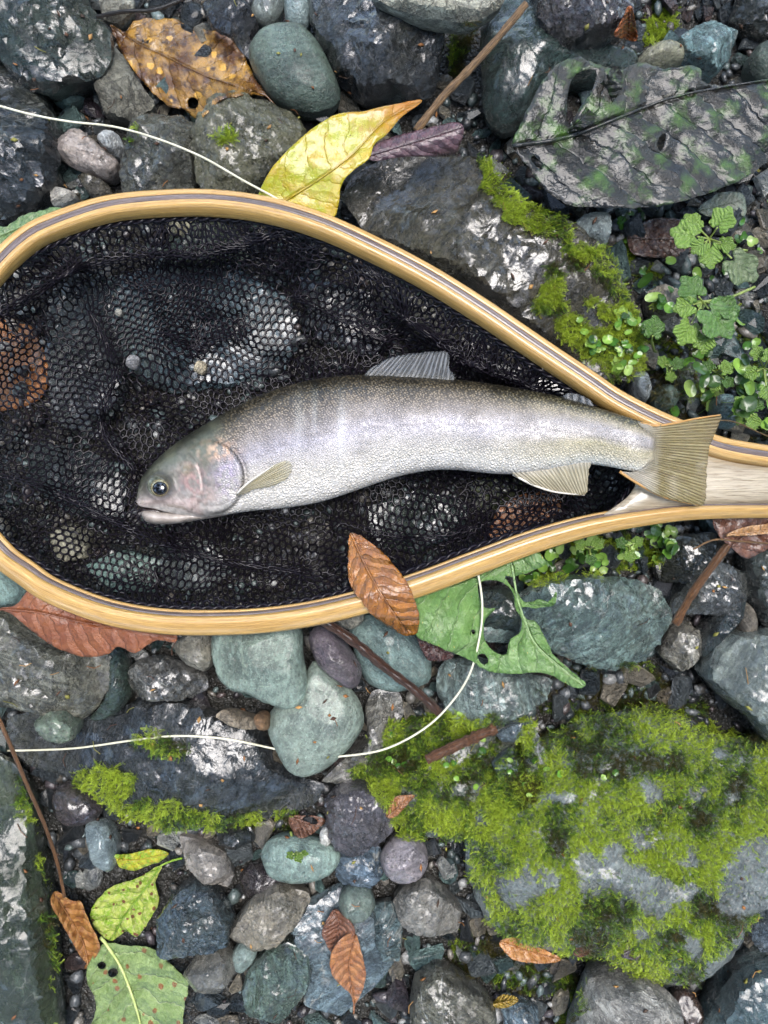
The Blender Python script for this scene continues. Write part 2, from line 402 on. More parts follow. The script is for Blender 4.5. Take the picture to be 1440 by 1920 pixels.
st('olive rough rounded stone between the brown leaf and the yellow leaf', [(368,290),(378,240),(413,202),(450,187),(500,192),(550,215),(574,247),(562,287),(522,325),(482,365),(430,392),(385,372)], -.003, .041, '#5c5c49', 'speck', 2.3, 2, .06, 15, cap=.043)
st('smooth oval grey-green stone beside the large dark rock', [(466,90),(485,62),(520,48),(565,52),(595,80),(612,105),(634,150),(640,182),(626,201),(590,211),(550,206),(510,181),(485,150),(469,120)], .000, .032, '#60726a', 'smooth', 2.4, 1, .025, 16)
st('large charcoal rock with glossy wrinkles above the yellow leaf tip', [(580,20),(588,-50),(700,-70),(832,-40),(836,40),(832,80),(822,150),(802,188),(740,183),(680,190),(640,158),(612,112),(590,70)], -.004, .043, '#474c51', 'rough', 2.8, 4, .06, 17, 'boulder', 'boulder')
st('pale cream flat stone overlapping the charcoal rock', [(695,-8),(720,-60),(900,-80),(955,-30),(938,14),(893,41),(840,42),(790,34),(740,17)], .035, .024, '#b4b3a4', 'matte', 2.8, 2, .03, 18)
st('pale striped pebble beside the rounded blue-grey pebble', [(470,15),(490,-5),(530,-12),(533,8),(516,40),(495,48),(474,36)], .004, .018, '#b3beb8', 'band', 2.4, 1, .03)
st('rounded blue-grey pebble touching the charcoal rock', [(533,0),(545,-18),(580,-14),(584,20),(577,50),(555,53),(536,40)], .004, .018, '#93a6a8', 'smooth', 2.2, 0, .03)
st('black slate slab beside the oval grey-green stone', [(380,8),(450,-24),(470,20),(486,47),(470,72),(470,115),(440,85),(398,60)], .000, .024, '#3d4046', 'dark', 3.5, 3, .04)
st('pale grey-tan stone by the dark thin twig', [(185,-4),(247,-8),(249,18),(222,43),(194,36)], .002, .018, '#9c9c92', 'matte', 2.6, 2, .05)
st('teal pebble peeping from under the large green boulder', [(95,182),(120,165),(152,158),(156,180),(132,196),(104,193)], .000, .016, '#6c8888', 'smooth', 2.3, 1, .04)
st('large dark teal stone beneath the long pale stick', [(905,45),(945,0),(992,-15),(1012,60),(1060,92),(1130,95),(1190,100),(1190,140),(1060,155),(1005,190),(978,232),(945,247),(915,222),(903,160),(900,100)], -.004, .040, '#415854', 'dark', 2.4, 1, .04, 24, 'boulder', 'boulder')
st('dark purple-grey wrinkled wet rock beside the curled orange leaf', [(998,-30),(1100,-60),(1200,-50),(1176,45),(1132,76),(1072,95),(1040,82),(1012,60),(1004,20)], .012, .042, '#55505a', 'rough', 2.6, 4, .07, 25, 'boulder', 'boulder')
st('light teal rounded stone above the big blackened leaf', [(1268,78),(1308,56),(1350,49),(1373,80),(1366,117),(1336,147),(1308,133),(1280,122)], .004, .030, '#86a5a7', 'vein', 2.2, 2, .05, 26)
st('yellowish grey small stone beside the light teal stone', [(1194,115),(1215,90),(1250,82),(1281,96),(1283,117),(1252,127),(1215,131),(1194,128)], .006, .022, '#a2a28c', 'speck', 2.2, 0, .04)
st('dark green-grey stone past the light teal stone', [(1404,110),(1425,85),(1500,70),(1500,180),(1432,162),(1408,136)], .000, .03, '#55635a', 'smooth', 2.2, 1, .04)
st('shadowy dark stone above the light teal stone', [(1372,40),(1390,-30),(1500,-40),(1500,70),(1420,75)], -.003, .022, '#2f3633', 'dark', 2.2, 2, .05)
st('pitted pinkish white stone below the white line', [(112,275),(125,257),(150,249),(172,262),(197,283),(220,305),(219,326),(196,334),(165,324),(135,311),(117,298)], .000, .026, '#bdb1ab', 'speck', 2.2, 1, .09, 30)
st('smooth white pebble beside the pitted pinkish stone', [(186,268),(200,251),(222,254),(231,275),(223,293),(204,291)], .003, .02, '#cfd2d2', 'matte', 2.2, 2, .04)
st('brown-grey pebble below the pitted pinkish stone', [(148,334),(176,334),(202,346),(210,364),(182,376),(164,362)], .000, .018, '#77736a', 'dark', 2.2, 2, .05)
st('small white pebble close to the wooden hoop', [(96,361),(110,354),(138,360),(141,371),(116,383),(100,386)], .003, .017, '#cac7c0', 'matte', 2.2, 1, .04)
st('large brown-veined wet boulder with moss, beside the wooden hoop', [(636,372),(650,330),(690,304),(750,291),(830,289),(890,293),(922,310),(932,345),(965,390),(1030,416),(1074,428),(1104,468),(1152,512),(1196,580),(1206,640),(1196,712),(1130,712),(1040,655),(950,600),(850,530),(760,480),(680,430)], -.004, .050, '#615c4d', 'rough', 3.4, 4, .05, 34, 'boulder', 'boulder', cap=.0455)
st('flat grey angular stone at the tip of the mossy boulder', [(1077,418),(1095,401),(1136,399),(1143,430),(1136,462),(1122,474),(1100,457),(1084,440)], .022, .02, '#7b8788', 'matte', 4, 2, .03)
# below the net
st('large tan-grey rock beneath the russet leaf', [(-70,1158),(20,1145),(60,1180),(120,1212),(180,1220),(216,1238),(220,1260),(207,1292),(182,1327),(152,1346),(110,1336),(60,1326),(0,1316),(-70,1312)], -.003, .040, '#75756a', 'vein', 2.8, 3, .05, 40, 'boulder', 'boulder')
st('dark green crescent stone wedged beside the tan-grey rock', [(203,1215),(230,1218),(247,1260),(246,1302),(222,1336),(186,1353),(167,1346),(192,1320),(215,1280)], .000, .027, '#4a5f58', 'dark', 2.4, 1, .04)
st('grey-brown wrinkled stone between the russet leaf and the teal block', [(243,1260),(260,1238),(300,1229),(340,1244),(386,1264),(388,1290),(362,1309),(310,1312),(265,1306),(246,1286)], .006, .026, '#72716d', 'vein', 2.4, 2, .06)
st('tan wedge stone touching the teal block', [(320,1210),(350,1188),(402,1182),(403,1240),(386,1260),(360,1246)], .008, .026, '#8f8b7e', 'speck', 2.8, 2, .04)
st('smooth teal-green block stone against the wooden hoop', [(400,1185),(480,1176),(560,1172),(570,1230),(578,1290),(566,1322),(540,1328),(500,1316),(470,1301),(430,1291),(404,1262)], .014, .030, '#87998f', 'smooth', 3.2, 1, .025, 44, cap=.046)
st('broad rounded teal-green stone lying over the white line', [(506,1340),(530,1310),(565,1285),(577,1255),(592,1238),(622,1258),(652,1284),(677,1320),(682,1360),(657,1402),(612,1442),(571,1457),(540,1447),(519,1410),(505,1372)], .007, .028, '#8c9b91', 'smooth', 3.0, 1, .02, 45)
st('oval purple-grey stone beside the teal block', [(579,1195),(590,1176),(620,1178),(652,1210),(677,1250),(673,1281),(656,1292),(630,1277),(600,1252),(585,1222)], .010, .028, '#665d66', 'smooth', 2.4, 1, .03)
st('teal-grey stone under the dark brown stick', [(658,1170),(700,1152),(750,1163),(802,1220),(810,1270),(792,1287),(740,1297),(690,1282),(668,1230)], .000, .026, '#7d9491', 'smooth', 2.4, 1, .04, 47)
st('small tan stone under the hoop beside the orange leaf', [(628,1165),(645,1146),(676,1142),(682,1163),(657,1180)], .008, .026, '#9f9c90', 'matte', 2.4, 1, .04)
st('large dark slate rock with moss along its edge, under the white line', [(18,1402),(8,1350),(60,1328),(150,1346),(220,1336),(270,1306),(360,1306),(420,1336),(490,1366),(514,1420),(562,1455),(604,1470),(594,1502),(542,1532),(480,1543),(420,1549),(330,1553),(250,1528),(180,1494),(120,1454),(60,1434)], -.004, .034, '#4f555a', 'rough', 3.0, 4, .06, 49, 'boulder', 'boulder', waist=.4)
st('small mottled green stone on the slate rock', [(68,1352),(90,1324),(122,1334),(146,1356),(142,1381),(121,1394),(95,1382)], .014, .022, '#6b7a6b', 'speck', 2.2, 2, .05)
st('long dark green wet boulder with pale streaks and mossy edge', [(-90,1415),(20,1428),(52,1490),(62,1560),(82,1650),(101,1750),(107,1850),(112,1990),(-90,1990)], -.004, .045, '#43523f', 'band', 2.6, 2, .05, 51, 'boulder', 'boulder')
st('purple-brown rounded stone under the mossy slate', [(99,1490),(120,1468),(170,1484),(192,1515),(172,1542),(130,1547),(104,1522)], .000, .022, '#5c5258', 'dark', 2.3, 1, .04)
st('pale blue ribbed stone beside the thin brown stem', [(162,1545),(190,1541),(211,1565),(219,1600),(212,1632),(190,1627),(174,1606)], .002, .02, '#b8cbce', 'band', 2.6, 1, .04, 53)
st('grey-tan stone behind the rounded teal-green stone', [(604,1464),(640,1428),(690,1385),(684,1330),(700,1294),(748,1298),(757,1340),(722,1392),(690,1432),(650,1467)], .000, .022, '#8a8880', 'vein', 2.6, 3, .05)
st('pitted purple-grey block beside the tan leaf scrap', [(610,1500),(640,1473),(680,1468),(720,1478),(748,1510),(742,1552),(706,1582),(665,1600),(630,1582),(613,1547)], .000, .032, '#77737c', 'dark', 2.8, 3, .06, 55)
st('flat oval teal stone with a sprig on it', [(488,1605),(500,1580),(530,1569),(580,1574),(627,1590),(639,1611),(621,1637),(580,1652),(540,1654),(504,1641)], .006, .02, '#8da39b', 'smooth', 3, 0, .02, 56)
st('blue-grey stone between the oval teal stone and the two-tone stone', [(632,1600),(670,1588),(712,1588),(718,1640),(690,1663),(650,1663),(629,1640)], .000, .022, '#76899a', 'vein', 2.4, 2, .05)
st('two-tone pink and teal rounded stone', [(714,1605),(735,1574),(770,1563),(797,1585),(802,1620),(786,1647),(750,1654),(721,1637)], .004, .026, '#948d92', 'speck', 2.3, 1, .03, 58)
st('speckled tan long stone under the slate rock', [(338,1568),(370,1573),(422,1600),(438,1640),(427,1663),(390,1653),(348,1617)], .000, .02, '#8f8a84', 'speck', 2.4, 2, .05)
st('dark blue angular rock in the pebbles', [(298,1720),(320,1678),(350,1658),(392,1668),(435,1720),(428,1767),(390,1773),(340,1778),(303,1773)], .000, .034, '#54646a', 'rough', 2.6, 4, .05, 60)
st('brown-grey mottled rock beside the blue angular rock', [(428,1742),(468,1690),(520,1658),(577,1673),(583,1690),(552,1732),(520,1758),(470,1769),(438,1763)], .000, .03, '#857f72', 'speck', 2.5, 3, .06, 61)
st('grey and white striped wedge stone', [(343,1832),(370,1788),(410,1768),(442,1800),(446,1820),(411,1863),(380,1853)], .002, .026, '#9a9890', 'band', 2.8, 2, .04, 62)
st('small teal-grey pebble beside the striped wedge', [(431,1796),(450,1768),(479,1774),(480,1796),(456,1820),(437,1813)], .002, .018, '#7f918f', 'smooth', 2.3, 1, .03)
st('green mottled rounded rock with an algae patch', [(453,1852),(465,1820),(500,1778),(540,1767),(577,1789),(583,1830),(562,1872),(520,1914),(480,1908),(458,1882)], .000, .036, '#61756b', 'vein', 2.3, 2, .04, 64)
st('large flat blue-grey slab beneath the two small brown leaves', [(543,1722),(580,1680),(640,1652),(692,1690),(722,1740),(742,1800),(702,1852),(640,1904),(570,1882),(582,1800),(552,1772)], -.003, .022, '#72848c', 'vein', 3.2, 2, .04, 65)
st('grey-green pebble on the blue-grey slab', [(634,1690),(650,1664),(690,1668),(704,1700),(681,1727),(650,1722)], .010, .02, '#6d7c74', 'smooth', 2.3, 1, .03)
st('grey-brown knobbly stone below the two-tone stone', [(738,1690),(760,1664),(800,1648),(842,1680),(868,1710),(862,1747),(830,1757),(790,1742),(748,1722)], .000, .028, '#82807a', 'speck', 2.3, 2, .07, 67)
st('rounded olive-brown boulder beside the small yellow leaf', [(768,1885),(780,1838),(820,1812),(862,1833),(902,1858),(928,1890),(925,1970),(775,1970)], -.002, .04, '#77766a', 'vein', 2.2, 2, .05, 68, 'boulder', 'boulder')
st('pale grey-white angular boulder below the mossy boulder', [(1070,1975),(1088,1900),(1108,1840),(1150,1822),(1202,1819),(1233,1850),(1265,1880),(1295,1975)], .002, .046, '#a9a7a1', 'matte', 3.0, 4, .05, 69, 'boulder', 'boulder')
st('blue-green wet boulder beside the pale grey-white boulder', [(1305,1970),(1338,1880),(1368,1830),(1420,1798),(1520,1780),(1520,1970)], -.002, .042, '#718b90', 'band', 2.6, 3, .05, 70, 'boulder', 'boulder')
st('small blue crumpled stone beside the mossy boulder', [(1396,1742),(1410,1708),(1500,1685),(1500,1768),(1420,1778)], .006, .026, '#8898a5', 'rough', 2.4, 3, .06)
st('pale grey-green ridged rock by the moss', [(1318,1265),(1340,1220),(1370,1188),(1440,1182),(1520,1175),(1520,1420),(1440,1392),(1400,1342),(1350,1302)], .002, .044, '#a3afaa', 'band', 2.6, 2, .05, 72, 'boulder', 'boulder')
st('large teal rock with pale streaks beside the torn green leaf', [(900,1180),(955,1128),(1010,1088),(1060,1077),(1160,1082),(1232,1108),(1265,1150),(1243,1192),(1202,1238),(1140,1253),(1080,1243),(1030,1222),(960,1205),(915,1203)], -.003, .042, '#768b86', 'vein', 2.6, 3, .05, 73, 'boulder', 'boulder', cap=.0455)
st('teal and tan weathered stone under the torn green leaf', [(818,1270),(840,1238),(900,1232),(960,1257),(1033,1274),(1023,1312),(960,1343),(900,1358),(850,1348),(823,1312)], .000, .034, '#8fa09b', 'vein', 2.6, 2, .05, 74)
st('dark blue-green stone in the gap of the torn leaf', [(885,1110),(940,1100),(985,1130),(985,1180),(950,1210),(905,1190),(880,1150)], -.003, .026, '#3f5352', 'dark', 2.4, 1, .04)
st('grey wet rock crossed by the brown stalk', [(1245,1152),(1278,1090),(1340,1050),(1402,1080),(1393,1122),(1342,1152),(1290,1153)], .000, .030, '#7d8285', 'rough', 2.6, 3, .05, 76)
st('black wet rock tucked under the handle', [(1226,1062),(1256,1005),(1342,1000),(1336,1050),(1282,1092),(1238,1093)], -.002, .030, '#33383b', 'rough', 2.5, 3, .05, 77)
st('dark slate rock beside the brown stalk leaf', [(1398,1025),(1500,1005),(1500,1185),(1432,1173),(1400,1112)], .000, .034, '#5a6564', 'dark', 2.6, 2, .05)
st('pale tan wedge stone under the end of the brown stalk', [(1238,1227),(1258,1180),(1290,1164),(1312,1190),(1303,1232),(1270,1257)], .000, .026, '#a09c90', 'vein', 2.4, 3, .05)
st('narrow dark slate sliver beside the ridged rock', [(1306,1202),(1370,1118),(1394,1108),(1385,1152),(1342,1202),(1310,1234)], .002, .026, '#46555a', 'dark', 3, 1, .03)
st('brown-grey stub stone between slate slivers', [(1380,1150),(1395,1128),(1412,1145),(1410,1185),(1385,1190)], .006, .024, '#7e776c', 'matte', 2.4, 1, .04)
st('big moss-covered boulder with bare grey patches', [(884,1650),(866,1580),(900,1490),(985,1400),(1100,1345),(1250,1330),(1380,1375),(1530,1395),(1530,1650),(1420,1700),(1375,1765),(1300,1835),(1200,1832),(1100,1786),(980,1775),(915,1725)], -.004, .060, '#7b8485', 'speck', 2.3, 1, .06, 82, 'boulder', 'boulder', waist=.35)
st('low mossy stone beside the short broken stick', [(672,1455),(740,1362),(850,1345),(1000,1360),(1010,1490),(905,1560),(760,1565),(716,1505)], -.004, .027, '#5e675f', 'speck', 3.0, 2, .05, 83, waist=.4)
st('upright pale blue-white shard in the moss', [(984,1380),(1000,1363),(1017,1390),(1033,1450),(1012,1464),(984,1457)], .014, .022, '#b3b5bb', 'matte', 3, 2, .05)
st('small blue-grey stone in the moss beside the pale shard', [(922,1430),(965,1403),(973,1440),(940,1463)], .014, .016, '#71818a', 'smooth', 2.4, 2, .05)
st('blue-grey stone at the broken stick', [(925,1365),(965,1348),(1000,1352),(985,1385),(940,1390)], .012, .018, '#7d8d97', 'vein', 2.4, 2, .05)
st('pale grey cracked stone among the small green leaves', [(1270,712),(1290,679),(1317,690),(1320,721),(1301,748),(1279,747)], .006, .024, '#a0a39c', 'vein', 2.3, 2, .05)
st('tan quartz stone beside the trifoliate sprig', [(1215,548),(1240,535),(1275,552),(1268,590),(1235,598),(1216,580)], .008, .022, '#b5aa9a', 'speck', 2.3, 2, .06)
st('blue pebble among the small green leaves', [(1360,690),(1380,674),(1402,690),(1398,715),(1372,718)], .010, .018, '#6d7f9a', 'smooth', 2.2, 0, .03)
st('dark green stone below the cracked grey stone', [(1225,735),(1250,720),(1272,735),(1262,765),(1232,768)], .004, .022, '#54675f', 'smooth', 2.3, 1, .04)
st('grey fin-shaped stone beside the hoop near the tail', [(1188,705),(1200,696),(1212,705),(1214,740),(1206,758),(1190,745)], .012, .026, '#9ba3a6', 'vein', 2.4, 1, .03)
st('teal stone beside the tail fin', [(1345,745),(1365,740),(1380,765),(1375,800),(1350,800)], .010, .024, '#86a3a6', 'vein', 2.3, 1, .04)
st('teal rounded stone half under the bottom bend of the hoop', [(-70,1052),(0,1060),(30,1078),(54,1105),(36,1134),(-70,1140)], .000, .036, '#8ba49f', 'smooth', 2.6, 0, .03, cap=.044)
st('small orange-brown pebble under the small stones', [(845,1118),(862,1106),(880,1112),(878,1130),(856,1136)], .010, .016, '#8a5a3a', 'smooth', 2.2, 0, .03)
st('white chip beside the grey block', [(600,1560),(615,1550),(626,1570),(612,1588),(600,1578)], .006, .014, '#d5d6d2', 'matte', 2.4, 1, .04)
st('black stone tucked beside the mossy slate', [(405,1555),(470,1550),(478,1575),(440,1590),(412,1580)], .000, .02, '#3c4347', 'dark', 2.4, 2, .05)
st('dark purple slab beneath the flat oval teal stone', [(450,1640),(480,1620),(540,1650),(520,1672),(460,1680)], .000, .014, '#463e46', 'dark', 3, 1, .03)
st('tan knuckle stone in the hollow below the teal block', [(405,1345),(420,1332),(455,1340),(485,1350),(478,1368),(440,1362)], .020, .014, '#8d8272', 'matte', 2.3, 1, .05)
st('orange-brown chip beside the rounded teal-green stone', [(475,1345),(490,1338),(503,1345),(503,1368),(485,1366)], .024, .014, '#8a6a4c', 'matte', 2.3, 1, .05)
st('teal-blue stone at the bottom beside the rounded olive boulder', [(700,1700),(735,1690),(755,1730),(748,1800),(715,1800),(703,1750)], .000, .02, '#64787c', 'vein', 2.4, 2, .05)
st('blue stone by the small yellow leaf', [(940,1890),(975,1880),(1010,1895),(1005,1930),(950,1935)], .000, .02, '#8095a3', 'vein', 2.4, 2, .05)
st('brown wet stone beside the pale grey-white boulder', [(1262,1868),(1290,1855),(1318,1890),(1312,1960),(1288,1960)], .000, .02, '#5b463c', 'dark', 2.4, 1, .04)
# beneath the net
UN = [('broad dark blue wet stone beneath the net mesh above the fish head', [(235,520),(320,500),(430,510),(540,560),(560,640),(520,700),(430,730),(320,740),(240,700),(215,600)], .017, '#5d7079', 'vein'),
 ('dark grey stone beneath the net mesh beside the first pale chip', [(90,560),(200,520),(230,620),(235,740),(180,830),(100,800),(80,680)], .013, '#5a6266', 'rough'),
 ('green-black stone beneath the net mesh near the top of the hoop', [(330,420),(430,420),(470,480),(400,505),(300,495)], .020, '#55604f', 'speck'),
 ('pale yellow pebble beneath the net mesh near the top of the hoop', [(310,415),(350,405),(375,425),(360,455),(325,450)], .024, '#b5b096', 'matte'),
 ('brown grey stone beneath the net mesh behind the dorsal fin', [(560,520),(680,540),(760,620),(700,670),(590,640)], .013, '#4c5356', 'dark'),
 ('slate stone beneath the net mesh by the fish snout', [(60,830),(180,850),(240,900),(230,980),(120,960),(50,900)], .012, '#4e5a5e', 'dark'),
 ('cream stone beneath the net mesh by the bend of the hoop', [(95,1000),(135,980),(168,1000),(165,1045),(125,1055),(98,1035)], .016, '#b3b09d', 'matte'),
 ('teal stone beneath the net mesh by the bend of the hoop', [(160,1060),(230,1030),(300,1050),(290,1110),(220,1110)], .014, '#6f8a86', 'smooth'),
 ('grey stone beneath the net mesh below the fish jaw', [(300,1020),(400,1010),(440,1070),(390,1110),(310,1100)], .013, '#737b7c', 'vein'),
 ('brown stone beneath the net mesh below the fish belly', [(480,1000),(600,980),(650,1040),(600,1090),(500,1090)], .012, '#4d4a47', 'dark'),
 ('dark teal stone beneath the net mesh below the fish belly', [(690,950),(790,920),(880,940),(870,1000),(780,1040),(700,1010)], .012, '#4b5c5a', 'dark'),
 ('mossy stone beneath the net mesh by the handle throat', [(880,900),(950,890),(1000,910),(980,950),(900,960)], .011, '#596042', 'speck'),
 ('black stone beneath the net mesh by the handle throat', [(1060,900),(1150,880),(1180,920),(1120,955),(1050,950)], .012, '#2c3230', 'dark'),
 ('purple stone beneath the net mesh by the frame above the tail', [(880,640),(980,690),(1060,730),(1000,735),(900,700)], .014, '#4a4750', 'dark'),
 ('speckled stone beneath the net mesh by the frame', [(730,530),(830,590),(860,640),(780,630),(710,570)], .014, '#565752', 'speck')]
for i, (lb, p, h, c, m) in enumerate(UN): st(lb, p, -.003, h, c, m, 2.6, 2, .05, 200 + i)
build_bvh()
# ------------------------------------------------------------------ pebbles and gravel
def ico(sub):
    import bmesh
    bm = bmesh.new(); bmesh.ops.create_icosphere(bm, subdivisions=sub, radius=1.0)
    V = np.array([tuple(v.co) for v in bm.verts]); F = np.array([[v.index for v in f.verts] for f in bm.faces]); bm.free(); return V, F
IV, IF = ico(2); IV1, IF1 = ico(1)
PEB = []
for k in range(10):
    rg = np.random.default_rng(900 + k); V = IV.copy()
    for q in range(9):                                   # cut by a few planes: water-worn chips
        n = rg.normal(size=3); n /= np.linalg.norm(n); o = rg.uniform(0.35, 0.85); d = V @ n
        V = V - np.maximum(d - o, 0)[:, None] * n * (1.0 if k < 6 else .8)
    V = V * (1 + (0.0 if k < 6 else .12) * fbm(V * 1.3 + k * 5, k)[:, None]); V *= (1.0, rg.uniform(0.5, 0.95), rg.uniform(0.35, 0.65))
    me = bpy.data.meshes.new('pebble'); me.from_pydata([tuple(v) for v in V], [], [tuple(f) for f in IF])
    me.polygons.foreach_set('use_smooth', np.full(len(me.polygons), k >= 6)); PEB.append(me)

def peb_mat(name, rough, speck):
    s = NT(name); co, col, rnd = s.stone_coords()
    n1 = s.noise(co, 1.6, 5, 0.6); n2 = s.noise(co, 7, 4, 0.65)
    b = s.mix(s.ramp(n1, 0.3, 0.7), s.mix(1.0, col, (0.5, 0.52, 0.53), 'MULTIPLY'), s.mix(1.0, col, (1.35, 1.33, 1.3), 'MULTIPLY'))
    b = s.mix(s.ramp(n2, 0.5, 0.75, 0, 0.6), b, s.mix(1.0, col, (1.7, 1.65, 1.55), 'MULTIPLY'))
    h = s.math('ADD', n1, s.math('MULTIPLY', n2, 0.5))
    return s.done(s.bsdf(b, s.ramp(n1, 0.3, 0.7, *rough), s.bump(h, 0.12), 0.5, 0.2))
PM = [peb_mat('wet_pebble', (0.15, 0.45), 0.2), peb_mat('damp_pebble', (0.4, 0.65), 0.3)]
PCOL = [('slate-grey', ['#4b5358', '#565e63', '#3e464b', '#60686b'], 0.36), ('teal', ['#5c7471', '#6d8886', '#4d6361'], 0.2), ('tan', ['#8f887a', '#7d7566', '#a39c8c'], 0.17),
        ('purple-brown', ['#544a50', '#5f4f4c', '#463f45'], 0.1), ('black', ['#2c3033', '#33373a'], 0.1), ('whitish', ['#b9bab4', '#a9aca9'], 0.07)]
stone_r = [np.asarray(p, float) for p in STONES]
def covered(P, margin=0):
    c = np.zeros(len(P), bool)
    for p in stone_r:
        lo, hi = p.min(0) - 5, p.max(0) + 5
        m = ((P > lo) & (P < hi)).all(1) & ~c
        if m.any():
            i = np.where(m)[0]; q = inpoly(P[i], p)
            if margin: q |= polydist(P[i], p) < margin
            c[i[q]] = True
    return c
LZ = [[(200,1755),(360,1780),(370,1990),(150,1990),(150,1790)], [(310,1590),(310,1740),(170,1770),(160,1680),(205,1590)], [(85,1660),(165,1680),(195,1790),(165,1815),(95,1720)]]
cand = np.stack([RNG.uniform(-60, 1500, 9000), RNG.uniform(-60, 1980, 9000)], -1)
NETIN = [(1196,795),(1160,960),(760,1090),(420,1150),(150,1110),(0,1010),(-80,780),(0,520),(200,415),(400,400),(650,460),(900,605)]
cand = cand[~covered(cand, 4) & ~inpoly(cand, NETIN)]
for q_ in LZ: cand = cand[~inpoly(cand, q_) & (polydist(cand, q_) > 10)]
rad = np.clip(RNG.lognormal(2.6, 0.38, len(cand)), 8, 28)
order = np.argsort(-rad); cand, rad = cand[order], rad[order]
kept = []
for p, r in zip(cand, rad):
    w_ = at(p[0], p[1], .004)
    if height_at(w_[0], w_[1]) > .007: continue
    if all((p[0] - a) ** 2 + (p[1] - b) ** 2 > (0.72 * (r + q)) ** 2 for a, b, q in kept): kept.append((p[0], p[1], r))
    if len(kept) >= 470: break
inframe = [k for k in kept if -10 < k[0] < 1450 and -10 < k[1] < 1930][:292]
def pcol():
    x = RNG.random(); s = 0
    for k, (n, cs, w) in enumerate(PCOL):
        s += w
        if x < s: return n, cs[RNG.integers(len(cs))]
    return PCOL[0][0], PCOL[0][1][0]
for i, (px, py, r) in enumerate(inframe):
    o = bpy.data.objects.new('pebble', PEB[i % 10]); COL.objects.link(o)
    p = at(px, py, 0.004); rr = r * KPX * HC * 1.05
    sub = RNG.random() < 0.35
    o.location = (p[0], p[1], height_at(p[0], p[1]) + rr * 0.22); o.scale = (rr * 1.15, rr * 1.1, rr * 1.0)
    o.rotation_euler = (RNG.uniform(-.35, .35), RNG.uniform(-.35, .35), RNG.uniform(0, 6.28))
    n, c = pcol(); o.color = (*hexc(c, 1.0), 1)
    o.material_slots  # shared mesh: the material sits on the object
    if not PEB[i % 10].materials: PEB[i % 10].materials.append(PM[i % 2])
    tag(o, 'small %s pebble lying in the gravel between the stones' % n, 'pebble', '%s pebbles in the gravel' % n)
# flat angular shards tucked between the stones
SHARD = []
for k in range(8):
    rg = np.random.default_rng(700 + k); m = int(rg.integers(5, 8)); an = np.sort(rg.uniform(0, 6.283, m) * .35 + np.arange(m) * 6.283 / m * .65 + 0); r = rg.uniform(.7, 1.1, m)
    P = np.stack([r * np.cos(an), r * np.sin(an) * rg.uniform(.5, .9)], -1); th = rg.uniform(.18, .34); sl = rg.uniform(-.12, .12, 2)
    V = [(x, y, -th) for x, y in P] + [(x * .97, y * .97, th * .45 + x * sl[0] + y * sl[1]) for x, y in P] + [(x * .8 + rg.normal(0, .04), y * .8 + rg.normal(0, .04), th + x * sl[0] * 2 + y * sl[1] * 2) for x, y in P]
    F = [tuple(range(m))[::-1], tuple(range(2 * m, 3 * m))] + [(a, (a + 1) % m, m + (a + 1) % m, m + a) for a in range(m)] + [(m + a, m + (a + 1) % m, 2 * m + (a + 1) % m, 2 * m + a) for a in range(m)]
    me = bpy.data.meshes.new('rock_shard'); me.from_pydata(V, [], F); me.materials.append(PM[k % 2]); SHARD.append(me)
cs = np.stack([RNG.uniform(-20, 1460, 7000), RNG.uniform(-20, 1940, 7000)], -1); cs = cs[~covered(cs, 2) & ~inpoly(cs, NETIN)]
for q_ in LZ: cs = cs[~inpoly(cs, q_) & (polydist(cs, q_) > 14)]
rs = np.sort(np.clip(RNG.lognormal(3.1, .3, len(cs)), 14, 42))[::-1]; got = []
for p, r in zip(cs, rs):
    if all((p[0] - a) ** 2 + (p[1] - b) ** 2 > (.78 * (r + q)) ** 2 for a, b, q in got):
        w_ = at(p[0], p[1], .006)
        if height_at(w_[0], w_[1]) < .012: got.append((p[0], p[1], r))
    if len(got) >= 290: break
for i, (px, py, r) in enumerate(got):
    o = bpy.data.objects.new('rock_shard', SHARD[i % 8]); COL.objects.link(o); w_ = at(px, py, .006); rr = r * KPX * .43
    o.location = (w_[0], w_[1], height_at(w_[0], w_[1]) + rr * .3 + .002); o.scale = (rr * 1.2, rr * 1.1, rr); o.rotation_euler = (RNG.uniform(-.4, .4), RNG.uniform(-.4, .4), RNG.uniform(0, 6.28))
    n, c = pcol(); o.color = (*hexc(c, 1.3), 1); tag(o, 'flat angular %s rock shard wedged between the stones' % n, 'rock shard', '%s rock shards between the stones' % n)
